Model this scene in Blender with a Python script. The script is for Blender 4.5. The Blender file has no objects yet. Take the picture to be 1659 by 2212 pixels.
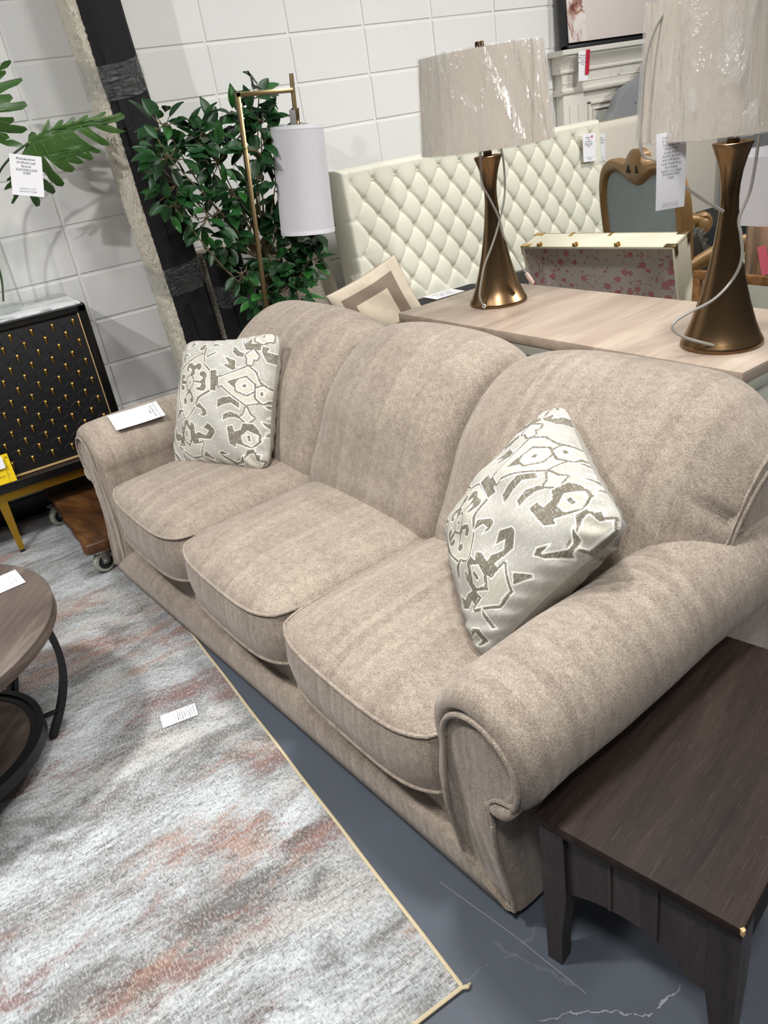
import bpy, bmesh, math, random
import numpy as np
from mathutils import Vector, Matrix, Euler
from mathutils.geometry import tessellate_polygon
random.seed(7)
PI = math.pi
sc = bpy.context.scene
COL = sc.collection

# ------------------------------------------------------------------ helpers
def V(*a): return Vector(a)

def box(bm, x0, x1, y0, y1, z0, z1, bev=0.0, seg=2, mat=None):
    vs = [bm.verts.new((x, y, z)) for z in (z0, z1) for y in (y0, y1) for x in (x0, x1)]
    if mat is not None:
        for v in vs: v.co = mat @ v.co
    fs = [(0, 2, 3, 1), (4, 5, 7, 6), (0, 1, 5, 4), (2, 6, 7, 3), (0, 4, 6, 2), (1, 3, 7, 5)]
    faces = [bm.faces.new([vs[i] for i in f]) for f in fs]
    if bev > 0:
        es = list({e for f in faces for e in f.edges})
        bmesh.ops.bevel(bm, geom=es, offset=bev, segments=seg, profile=0.5, affect='EDGES')

def frames(pts, closed=False):
    n = len(pts); out = []
    T = []
    for i in range(n):
        a = pts[i - 1] if (i > 0 or closed) else pts[i]
        b = pts[(i + 1) % n] if (i < n - 1 or closed) else pts[i]
        t = (b - a); T.append(t.normalized() if t.length > 1e-9 else Vector((0, 0, 1)))
    up = Vector((0, 0, 1)) if abs(T[0].z) < .9 else Vector((1, 0, 0))
    nrm = (up - T[0] * up.dot(T[0])).normalized()
    for i in range(n):
        nrm = (nrm - T[i] * nrm.dot(T[i]))
        if nrm.length < 1e-6: nrm = T[i].orthogonal()
        nrm.normalize()
        out.append((T[i], nrm, T[i].cross(nrm)))
    return out

def tube(bm, pts, r, seg=8, closed=False, flat=1.0):
    pts = [Vector(p) for p in pts]
    rs = r if isinstance(r, (list, tuple)) else [r] * len(pts)
    rings = []
    for p, (t, n, b), rr in zip(pts, frames(pts, closed), rs):
        rings.append([bm.verts.new(p + n * math.cos(2 * PI * k / seg) * rr + b * math.sin(2 * PI * k / seg) * rr * flat) for k in range(seg)])
    m = len(rings)
    for i in range(m if closed else m - 1):
        A, B = rings[i], rings[(i + 1) % m]
        for k in range(seg):
            bm.faces.new((A[k], A[(k + 1) % seg], B[(k + 1) % seg], B[k]))
    if not closed:
        bm.faces.new(rings[0][::-1]); bm.faces.new(rings[-1])

def loft(bm, rings, cap0=True, cap1=True, closed=True):
    R = [[bm.verts.new(p) for p in r] for r in rings]
    n = len(R[0])
    for A, B in zip(R, R[1:]):
        for k in range(n if closed else n - 1):
            bm.faces.new((A[k], A[(k + 1) % n], B[(k + 1) % n], B[k]))
    if cap0: bm.faces.new(R[0][::-1])
    if cap1: bm.faces.new(R[-1])
    return R

def lathe(bm, prof, seg=48, c=(0, 0, 0), cap0=True, cap1=True):
    rings = [[Vector((c[0] + r * math.cos(2 * PI * k / seg), c[1] + r * math.sin(2 * PI * k / seg), c[2] + z)) for k in range(seg)] for r, z in prof]
    loft(bm, rings, cap0, cap1)

def grid(bm, nx, ny, f):
    vs = [[bm.verts.new(f(i / nx, j / ny)) for i in range(nx + 1)] for j in range(ny + 1)]
    for j in range(ny):
        for i in range(nx):
            bm.faces.new((vs[j][i], vs[j][i + 1], vs[j + 1][i + 1], vs[j + 1][i]))
    return vs

def prism(bm, poly, fn, d0, d1, bev=0.0):
    """extrude a 2D polygon; fn(a,b,depth)->3D"""
    A = [bm.verts.new(fn(a, b, d0)) for a, b in poly]; B = [bm.verts.new(fn(a, b, d1)) for a, b in poly]
    n = len(poly)
    fs = []
    for tri in tessellate_polygon([[Vector((a, b, 0)) for a, b in poly]]):
        fs.append(bm.faces.new([A[i] for i in tri])); fs.append(bm.faces.new([B[i] for i in tri][::-1]))
    for k in range(n):
        fs.append(bm.faces.new((A[k], A[(k + 1) % n], B[(k + 1) % n], B[k])))
    bmesh.ops.recalc_face_normals(bm, faces=fs)

def smoothstep(a, b, x):
    t = max(0., min(1., (x - a) / (b - a))); return t * t * (3 - 2 * t)

def catmull(P, n):
    out = []
    P = [Vector(p) for p in P]
    for i in range(len(P) - 1):
        p0 = P[max(i - 1, 0)]; p1 = P[i]; p2 = P[i + 1]; p3 = P[min(i + 2, len(P) - 1)]
        for k in range(n):
            t = k / n
            out.append(0.5 * ((2 * p1) + (p2 - p0) * t + (2 * p0 - 5 * p1 + 4 * p2 - p3) * t * t + (3 * p1 - p0 - 3 * p2 + p3) * t ** 3))
    out.append(P[-1].copy())
    return out

def obj(name, bm, mat, parent=None, smooth=True, angle=35, recalc=True, uv=True, loc=None):
    if recalc: bmesh.ops.recalc_face_normals(bm, faces=bm.faces[:])
    if uv:
        ul = bm.loops.layers.uv.get('UVMap') or bm.loops.layers.uv.new('UVMap')
        if uv != 'keep':
            for f in bm.faces:
                n = f.normal; a = (abs(n.x), abs(n.y), abs(n.z)); m = a.index(max(a))
                for l in f.loops:
                    c = l.vert.co
                    l[ul].uv = (c.y, c.z) if m == 0 else ((c.x, c.z) if m == 1 else (c.y, c.x))
    me = bpy.data.meshes.new(name); bm.to_mesh(me); bm.free()
    if isinstance(mat, (list, tuple)):
        for x in mat: me.materials.append(x)
    else: me.materials.append(mat)
    if smooth:
        for p in me.polygons: p.use_smooth = True
        try: me.set_sharp_from_angle(angle=math.radians(angle))
        except Exception: pass
    o = bpy.data.objects.new(name, me); COL.objects.link(o)
    if parent: o.parent = parent
    if loc is not None: o.location = loc
    return o

def tag(o, label=None, cat=None, group=None, kind=None):
    if label: o['label'] = label
    if cat: o['category'] = cat
    if group: o['group'] = group
    if kind: o['kind'] = kind
    return o

def thing(name, label, cat, loc=(0, 0, 0), rot=(0, 0, 0), group=None):
    o = bpy.data.objects.new(name, None); COL.objects.link(o)
    o.location = loc; o.rotation_euler = rot; o.empty_display_size = .05
    return tag(o, label, cat, group)

def copy_tree(o, parent=None):
    c = o.copy(); COL.objects.link(c); c.parent = parent
    for ch in list(o.children): copy_tree(ch, c)
    return c

# ------------------------------------------------------------------ materials
def lin(r, g, b):
    f = lambda c: (c / 255 / 12.92) if c / 255 <= .04045 else ((c / 255 + .055) / 1.055) ** 2.4
    return (f(r), f(g), f(b), 1)

class NT:
    def __init__(s, name):
        s.m = bpy.data.materials.new(name); s.m.use_nodes = True; s.t = s.m.node_tree; s.t.nodes.clear()
        s.out = s.t.nodes.new('ShaderNodeOutputMaterial')
    def n(s, typ, props=None, **inp):
        nd = s.t.nodes.new('ShaderNode' + typ)
        for k, v in (props or {}).items(): setattr(nd, k, v)
        for k, v in inp.items():
            k = k.replace('_', ' ')
            sk = nd.inputs[int(k[1:])] if (k[0] == 'i' and k[1:].isdigit()) else nd.inputs[k]
            s.set(sk, v)
        return nd
    def set(s, sk, v):
        if isinstance(v, bpy.types.NodeSocket): s.t.links.new(v, sk)
        elif isinstance(v, bpy.types.Node): s.t.links.new(v.outputs[0], sk)
        else: sk.default_value = v
    def math(s, op, a, b=0.0, c=None):
        kw = dict(i0=a, i1=b)
        if c is not None: kw['i2'] = c
        return s.n('Math', {'operation': op}, **kw).outputs[0]
    def mix(s, f, a, b, blend='MIX'):
        nd = s.n('Mix', {'data_type': 'RGBA', 'blend_type': blend})
        s.set(nd.inputs[0], f); s.set(nd.inputs[6], a); s.set(nd.inputs[7], b)
        return nd.outputs[2]
    def ramp(s, f, stops, interp='LINEAR'):
        nd = s.n('ValToRGB', None, Fac=f); r = nd.color_ramp; r.interpolation = interp
        while len(r.elements) < len(stops): r.elements.new(.5)
        for e, (p, c) in zip(r.elements, stops):
            e.position = p; e.color = c if len(c) == 4 else (*c, 1)
        return nd.outputs[0]
    def coord(s, kind='Object'): return s.n('TexCoord').outputs[kind]
    def mapv(s, vec, scale=(1, 1, 1), loc=(0, 0, 0), rot=(0, 0, 0)):
        return s.n('Mapping', None, Vector=vec, Scale=scale, Location=loc, Rotation=rot).outputs[0]
    def noise(s, vec, scale=5, detail=4, rough=.5, dist=0.0):
        return s.n('TexNoise', None, Vector=vec, Scale=scale, Detail=detail, Roughness=rough, Distortion=dist).outputs[0]
    def bump(s, h, strength=.3, dist=.01, normal=None):
        nd = s.n('Bump', None, Height=h, Strength=strength, Distance=dist)
        if normal is not None: s.set(nd.inputs['Normal'], normal)
        return nd.outputs[0]
    def pbr(s, color, rough=.5, metal=0.0, normal=None, **kw):
        nd = s.n('BsdfPrincipled')
        s.set(nd.inputs['Base Color'], color); s.set(nd.inputs['Roughness'], rough); s.set(nd.inputs['Metallic'], metal)
        if normal is not None: s.set(nd.inputs['Normal'], normal)
        for k, v in kw.items(): s.set(nd.inputs[k.replace('_', ' ')], v)
        s.t.links.new(nd.outputs[0], s.out.inputs[0]); return nd

def plain(name, col, rough=.5, metal=0.0, bumps=0.0, scale=80, var=.06, **kw):
    N = NT(name); v = N.coord()
    nz = N.noise(v, scale, 4, .6)
    c2 = tuple(x * (1 - var * 2) for x in col[:3]) + (1,)
    c = N.mix(nz, col, c2)
    N.pbr(c, rough, metal, N.bump(nz, bumps, .003) if bumps else None, **kw)
    return N.m

def mat_fabric():
    N = NT('taupe_herringbone_chenille')
    uv = N.n('UVMap').outputs[0]
    sep = N.n('SeparateXYZ', None, Vector=uv)
    u, v = sep.outputs[0], sep.outputs[1]
    w = .0125
    wob = N.noise(N.coord(), 60, 2)
    uu = N.math('ADD', u, N.math('MULTIPLY', wob, .002))
    q = N.math('DIVIDE', uu, w)
    tri = N.math('PINGPONG', q, 1.0)
    ph = N.math('ADD', N.math('MULTIPLY', v, 1 / .0032), N.math('MULTIPLY', tri, 3.2))
    st = N.math('ADD', N.math('MULTIPLY', N.math('SINE', N.math('MULTIPLY', ph, 2 * PI)), .5), .5)
    col_id = N.math('FLOOR', N.math('DIVIDE', q, 2))
    band = N.n('TexWhiteNoise', {'noise_dimensions': '1D'}, W=col_id).outputs[0]
    oc = N.coord()
    big = N.noise(N.mapv(oc, (11, 6, 5)), 1.0, 5, .65, .3)
    fine = N.noise(oc, 260, 4, .8)
    mid = N.noise(N.mapv(oc, (70, 50, 40)), 1, 3, .65)
    f = N.math('ADD', N.math('MULTIPLY', big, .22), N.math('ADD', N.math('MULTIPLY', fine, .95), N.math('ADD', N.math('MULTIPLY', mid, .33), N.math('ADD', N.math('MULTIPLY', st, .36), N.math('MULTIPLY', band, .08)))))
    c = N.ramp(N.math('MULTIPLY', f, .535), [(.33, lin(90, 80, 73)), (.51, lin(138, 125, 113)), (.69, lin(194, 182, 166))])
    h = N.math('ADD', N.math('MULTIPLY', st, .6), fine)
    N.pbr(c, .92, 0, N.bump(h, .35, .0022), Sheen_Weight=.35, Sheen_Roughness=.45, Sheen_Tint=lin(235, 225, 220), Specular_IOR_Level=.15)
    return N.m

def mat_wall():
    N = NT('white_painted_block')
    v = N.coord()
    n1 = N.noise(v, 55, 5, .65); n2 = N.noise(v, 6, 3); n3 = N.noise(v, 16, 2)
    vor = N.n('TexVoronoi', {'feature': 'F1'}, Vector=v, Scale=7.0, Randomness=1.0)
    pit = N.math('LESS_THAN', N.math('ADD', vor.outputs['Distance'], N.math('MULTIPLY', n1, .06)), .085)
    h = N.math('SUBTRACT', N.math('ADD', N.math('MULTIPLY', n1, .7), N.math('MULTIPLY', n3, .5)), N.math('MULTIPLY', pit, .9))
    c = N.mix(N.math('MULTIPLY', n2, .5), lin(228, 227, 224), lin(217, 216, 213))
    N.pbr(c, .62, 0, N.bump(h, .35, .004), Specular_IOR_Level=.35)
    return N.m

def seg_dist(N, xy, a, b):
    """distance of the 2D point xy to the segment a-b"""
    ax, ay = a; dx, dy = b[0] - ax, b[1] - ay; L2 = dx * dx + dy * dy
    X, Y = xy
    px = N.math('SUBTRACT', X, ax); py = N.math('SUBTRACT', Y, ay)
    t = N.n('Clamp', None, Value=N.math('DIVIDE', N.math('ADD', N.math('MULTIPLY', px, dx), N.math('MULTIPLY', py, dy)), L2)).outputs[0]
    ex = N.math('SUBTRACT', px, N.math('MULTIPLY', t, dx)); ey = N.math('SUBTRACT', py, N.math('MULTIPLY', t, dy))
    return N.math('SQRT', N.math('ADD', N.math('MULTIPLY', ex, ex), N.math('MULTIPLY', ey, ey)))

def mat_floor():
    N = NT('slate_painted_concrete')
    v = N.coord(); sep = N.n('SeparateXYZ', None, Vector=v)
    w1 = N.noise(v, 22, 4, .6); w2 = N.noise(N.mapv(v, loc=(5, 3, 0)), 22, 4, .6)
    X = N.math('ADD', sep.outputs[0], N.math('MULTIPLY', N.math('SUBTRACT', w1, .5), .05))
    Y = N.math('ADD', sep.outputs[1], N.math('MULTIPLY', N.math('SUBTRACT', w2, .5), .05))
    def poly(P, xy):
        d = None
        for a, b in zip(P, P[1:]):
            e = seg_dist(N, xy, a, b); d = e if d is None else N.math('MINIMUM', d, e)
        return d
    crack = poly([(-.215, -3.07), (-.172, -3.088), (-.101, -3.139), (-.064, -3.178), (.029, -3.18)], (X, Y))
    faint = poly([(-.30, -2.925), (-.168, -2.957), (-.09, -2.94)], (X, Y))
    faint2 = poly([(-.19, -2.90), (-.148, -3.017), (-.126, -3.065)], (X, Y))
    scr = poly([(-.19, -2.745), (-.147, -2.927), (-.119, -3.086)], (sep.outputs[0], sep.outputs[1]))
    n2 = N.noise(v, 3.2, 4, .6); n3 = N.noise(v, 120, 3, .7); n4 = N.noise(v, 30, 3, .6)
    base = N.mix(n2, lin(72, 77, 86), lin(88, 94, 104))
    base = N.mix(N.math('MULTIPLY', N.math('GREATER_THAN', n3, .66), .35), base, lin(52, 56, 64))
    broken = N.math('GREATER_THAN', n4, .43)
    def line(d, w, a): return N.math('MULTIPLY', N.math('MULTIPLY', N.math('LESS_THAN', d, w), a), broken)
    base = N.mix(line(crack, .0011, .36), base, lin(205, 208, 208))
    base = N.mix(line(faint, .0030, .06), base, lin(190, 195, 198))
    base = N.mix(line(faint2, .0030, .06), base, lin(190, 195, 198))
    base = N.mix(N.math('MULTIPLY', N.math('LESS_THAN', scr, .0006), .35), base, lin(200, 205, 208))
    N.pbr(base, N.math('ADD', .42, N.math('MULTIPLY', n2, .2)), 0, N.bump(N.math('ADD', n3, N.math('MULTIPLY', n4, .8)), .12, .004), Specular_IOR_Level=.35)
    return N.m

def mat_rug():
    N = NT('distressed_printed_rug')
    v = N.coord()
    warp = N.noise(v, 3.5, 3)
    wv = N.n('VectorMath', {'operation': 'ADD'}, i0=v, i1=N.n('CombineXYZ', None, X=0.0, Y=N.math('MULTIPLY', warp, .10), Z=0.0).outputs[0]).outputs[0]
    A = N.noise(N.mapv(wv, (2.6, 5.2, 1)), 1, 9, .72, .5)
    B = N.noise(N.mapv(wv, (2.0, 5.2, 1), (7.3, 2.1, 0)), 1, 6, .70, .5)
    Cc = N.noise(N.mapv(wv, (1.5, 3.6, 1), (1.2, 5.7, 0)), 1, 6, .66, .5)
    Dd = N.noise(N.mapv(wv, (1.2, 3.0, 1), (11.2, 9.1, 0)), 1, 5, .66, .5)
    thr = N.noise(N.mapv(v, (60, 230, 1)), 1, 3, .7)
    thr2 = N.noise(N.mapv(v, (240, 85, 1)), 1, 2, .65)
    strk = N.noise(N.mapv(v, (9, 80, 1)), 1, 6, .72)
    t = N.math('ADD', A, N.math('MULTIPLY', N.math('SUBTRACT', strk, .5), .50))
    t = N.math('ADD', t, N.math('MULTIPLY', N.math('SUBTRACT', thr, .5), .80))
    c = N.ramp(t, [(.20, lin(74, 72, 72)), (.38, lin(122, 121, 120)), (.50, lin(154, 157, 158)), (.64, lin(184, 189, 192)), (.84, lin(218, 221, 223))])
    fr = lambda s, lo, hi: N.n('MapRange', {'interpolation_type': 'SMOOTHSTEP'}, Value=s, From_Min=lo, From_Max=hi).outputs[0]
    n_th = N.math('ADD', N.math('MULTIPLY', N.math('SUBTRACT', thr, .5), .34), N.math('MULTIPLY', N.math('SUBTRACT', strk, .5), .14))
    c = N.mix(N.math('MULTIPLY', fr(N.math('ADD', Cc, n_th), .52, .66), .55), c, lin(186, 180, 172))
    c = N.mix(N.math('MULTIPLY', fr(N.math('ADD', B, n_th), .535, .625), .80), c, lin(120, 88, 84))
    c = N.mix(N.math('MULTIPLY', fr(N.math('ADD', Dd, n_th), .55, .64), .78), c, lin(148, 116, 100))
    E2 = N.noise(N.mapv(wv, (2.6, 6.5, 1), (3.9, 15.1, 0)), 1, 6, .7, .5)
    c = N.mix(N.math('MULTIPLY', fr(N.math('ADD', E2, n_th), .53, .63), .66), c, lin(80, 77, 73))
    c = N.mix(N.math('MULTIPLY', fr(thr2, .56, .66), .42), c, lin(70, 68, 66))
    c = N.mix(N.math('MULTIPLY', fr(thr2, .50, .34), .22), c, lin(240, 240, 238))
    h = N.math('ADD', N.math('MULTIPLY', thr, .7), thr2)
    N.pbr(c, .95, 0, N.bump(h, .4, .003), Specular_IOR_Level=.1, Sheen_Weight=.1)
    return N.m

def mat_wood(name, c0, c1, c2, scale=(1.5, 22, 22), rough=.5, bump=.15, fine=140, rotz=0, coat=0.0, spec=.4, veins=0.0):
    N = NT(name); v = N.mapv(N.coord(), rot=(0, 0, rotz))
    w = N.noise(v, 2.5, 3)
    vv = N.n('VectorMath', {'operation': 'ADD'}, i0=v, i1=N.n('CombineXYZ', None, X=0.0, Y=N.math('MULTIPLY', w, .06), Z=N.math('MULTIPLY', w, .05)).outputs[0]).outputs[0]
    g = N.noise(N.mapv(vv, scale), 1, 6, .62, .7)
    f = N.noise(N.mapv(v, (scale[0] * 3, fine, fine)), 1, 3, .6)
    t = N.math('ADD', N.math('MULTIPLY', g, .8), N.math('MULTIPLY', f, .22))
    c = N.ramp(t, [(.34, c0), (.52, c1), (.70, c2)])
    if veins:
        pores = N.math('GREATER_THAN', N.noise(N.mapv(vv, (scale[0] * 9, fine * 2.6, fine * 2.6)), 1, 2), .66)
        c = N.mix(N.math('MULTIPLY', pores, veins), c, lin(150, 135, 122))
    N.pbr(c, rough, 0, N.bump(N.math('ADD', g, f), bump, .003), Coat_Weight=coat, Specular_IOR_Level=spec)
    return N.m

def mat_marble():
    N = NT('grey_veined_marble'); v = N.coord()
    n = N.noise(N.mapv(v, (3, 10, 3)), 1, 8, .62, 1.8)
    c = N.ramp(n, [(.36, lin(120, 122, 124)), (.47, lin(205, 206, 208)), (.53, lin(232, 232, 232)), (.62, lin(165, 167, 170))])
    N.pbr(c, .12, 0); return N.m

def mat_shag(name, c0, c1, sc_=160):
    N = NT(name); v = N.coord()
    n = N.noise(v, sc_, 4, .7); n2 = N.noise(v, sc_ / 6, 3)
    c = N.mix(N.math('ADD', N.math('MULTIPLY', n, .7), N.math('MULTIPLY', n2, .3)), c0, c1)
    N.pbr(c, 1.0, 0, N.bump(N.math('ADD', n, n2), .9, .008), Sheen_Weight=.3, Specular_IOR_Level=.05); return N.m

def mat_brushed(name, col, rough=.3, aniso=False):
    N = NT(name); v = N.coord()
    n = N.noise(N.mapv(v, (30, 30, 900)), 1, 3, .6)
    N.pbr(N.mix(n, col, tuple(x * .8 for x in col[:3]) + (1,)), N.math('ADD', rough - .06, N.math('MULTIPLY', n, .14)), 1.0, N.bump(n, .05, .001), **(dict(Anisotropic=.75, Tangent=N.n('Tangent', {'direction_type': 'RADIAL', 'axis': 'Z'}).outputs[0]) if aniso else {})); return N.m

def mat_linen(name, c0, c1, trans=.25):
    N = NT(name); v = N.coord('Object')
    a = N.noise(N.mapv(v, (60, 60, 900)), 1, 3, .6); b = N.noise(N.mapv(v, (700, 700, 40)), 1, 3, .6)
    f = N.math('MULTIPLY', N.math('ADD', a, b), .5)
    c = N.mix(N.math('MULTIPLY', N.math('SUBTRACT', f, .3), 2.2), c0, c1)
    d = N.n('BsdfDiffuse', None, Color=c, Roughness=.6); t = N.n('BsdfTranslucent', None, Color=c)
    nb = N.bump(f, .25, .002); N.set(d.inputs['Normal'], nb)
    mx = N.n('MixShader', None, Fac=trans); N.set(mx.inputs[1], d); N.set(mx.inputs[2], t)
    N.t.links.new(mx.outputs[0], N.out.inputs[0]); return N.m

def mat_clear(name, tint=(1, 1, 1, 1), wr=14, stren=.7, rough=.06, haze=.06, ior=1.45, stretch=(1, 1, .35), base=.06):
    """thin clear plastic film: mostly transparent with a wrinkled glossy coat"""
    N = NT(name); v = N.coord()
    n = N.noise(N.mapv(v, stretch), wr, 5, .55, 1.2)
    cre = N.n('TexVoronoi', {'feature': 'DISTANCE_TO_EDGE'}, Vector=N.mapv(v, stretch), Scale=wr * .8).outputs[0]
    h = N.math('ADD', n, N.math('MULTIPLY', N.math('MINIMUM', cre, .12), 2.5))
    nb = N.bump(h, stren, .05)
    tr = N.n('BsdfTransparent', None, Color=tint); gl = N.n('BsdfGlossy', None, Color=(1, 1, 1, 1), Roughness=rough, Normal=nb)
    df = N.n('BsdfDiffuse', None, Color=(.92, .92, .92, 1), Normal=nb)
    strk = N.noise(N.mapv(v, (1.0, 1.0, .2)), wr * 1.6, 5, .6, .8)
    haze = N.math('MULTIPLY', N.n('MapRange', {'interpolation_type': 'SMOOTHSTEP'}, Value=strk, From_Min=.42, From_Max=.75).outputs[0], haze * 5)
    fr = N.n('LayerWeight', None, Blend=.18, Normal=nb)
    m1 = N.n('MixShader', None, Fac=haze); N.set(m1.inputs[1], tr); N.set(m1.inputs[2], df)
    m2 = N.n('MixShader', None, Fac=N.math('ADD', base, N.math('MULTIPLY', N.math('POWER', fr.outputs[1], 1.6), .55))); N.set(m2.inputs[1], m1); N.set(m2.inputs[2], gl)
    N.t.links.new(m2.outputs[0], N.out.inputs[0]); return N.m

def mat_pattern(name):
    N = NT(name)
    a = N.n('VertexColor', {'layer_name': 'weave'}).outputs[0]
    v = N.coord()
    s1 = N.noise(N.mapv(v, (620, 28, 620)), 1, 3, .6); s2 = N.noise(N.mapv(v, (30, 520, 30)), 1, 3, .6)
    f = N.math('ADD', N.math('MULTIPLY', s1, .6), N.math('MULTIPLY', s2, .4))
    c = N.mix(N.math('MULTIPLY', N.math('GREATER_THAN', f, .55), .30), a, lin(232, 230, 222))
    c = N.mix(N.math('MULTIPLY', N.math('LESS_THAN', f, .42), .20), c, lin(120, 114, 104))
    N.pbr(c, .9, 0, N.bump(f, .3, .002), Specular_IOR_Level=.15); return N.m

def mat_floral():
    N = NT('pink_rosebud_lining'); v = N.coord()
    wob = N.n('VectorMath', {'operation': 'SCALE'}, i0=N.n('TexNoise', None, Vector=v, Scale=70.0, Detail=3.0).outputs[1], Scale=.016).outputs[0]
    vw = N.n('VectorMath', {'operation': 'ADD'}, i0=v, i1=wob).outputs[0]
    def spots(scale, r0, r1, keep):
        vo = N.n('TexVoronoi', {'feature': 'F1'}, Vector=vw, Scale=scale)
        sp = N.n('SeparateColor', None, Color=vo.outputs['Color'])
        m = N.math('LESS_THAN', vo.outputs['Distance'], N.math('ADD', r0, N.math('MULTIPLY', sp.outputs[0], r1)))
        return N.math('MULTIPLY', m, N.math('GREATER_THAN', sp.outputs[2], keep)), sp.outputs[1]
    a, ca = spots(26.0, .26, .22, .30); b, cb = spots(62.0, .24, .22, .45); d, cd = spots(110.0, .3, .2, .55)
    c = N.mix(b, lin(214, 206, 202), N.mix(cb, lin(206, 150, 158), lin(188, 160, 156)))
    c = N.mix(a, c, N.mix(ca, lin(214, 150, 160), lin(204, 136, 148)))
    c = N.mix(N.math('MULTIPLY', a, d), c, lin(182, 96, 110))
    N.pbr(c, .7); return N.m

def mat_distress(name, base, dark, amt=.60):
    N = NT(name); v = N.coord()
    n = N.noise(N.mapv(v, (6, 6, 60)), 1, 6, .75); n2 = N.noise(v, 14, 5, .7)
    m = N.math('GREATER_THAN', N.math('ADD', N.math('MULTIPLY', n, .6), N.math('MULTIPLY', n2, .4)), amt)
    N.pbr(N.mix(m, N.mix(n2, base, tuple(x * .9 for x in base[:3]) + (1,)), dark), .55, 0, N.bump(n2, .1, .002)); return N.m

def mat_canvas():
    N = NT('abstract_canvas'); v = N.coord(); sep = N.n('SeparateXYZ', None, Vector=v)
    n = N.noise(N.mapv(v, (9, 1, 6)), 1, 8, .7, 1.2); n2 = N.noise(N.mapv(v, (9, 1, 8), (3, 0, 5)), 1, 7, .7, .6)
    edge = N.math('ADD', .155, N.math('MULTIPLY', N.math('SUBTRACT', n2, .5), .12))
    x = sep.outputs[0]
    stain = N.math('LESS_THAN', x, edge)
    sc_ = N.ramp(n, [(.36, lin(110, 62, 56)), (.42, lin(170, 128, 110)), (.48, lin(222, 212, 206)), (.60, lin(230, 224, 220)), (.66, lin(196, 160, 134)), (.74, lin(150, 104, 84))])
    bg = N.mix(n2, lin(224, 212, 206), lin(212, 200, 194))
    N.pbr(N.mix(stain, bg, sc_), .7, 0, N.bump(n2, .1, .002)); return N.m

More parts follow.
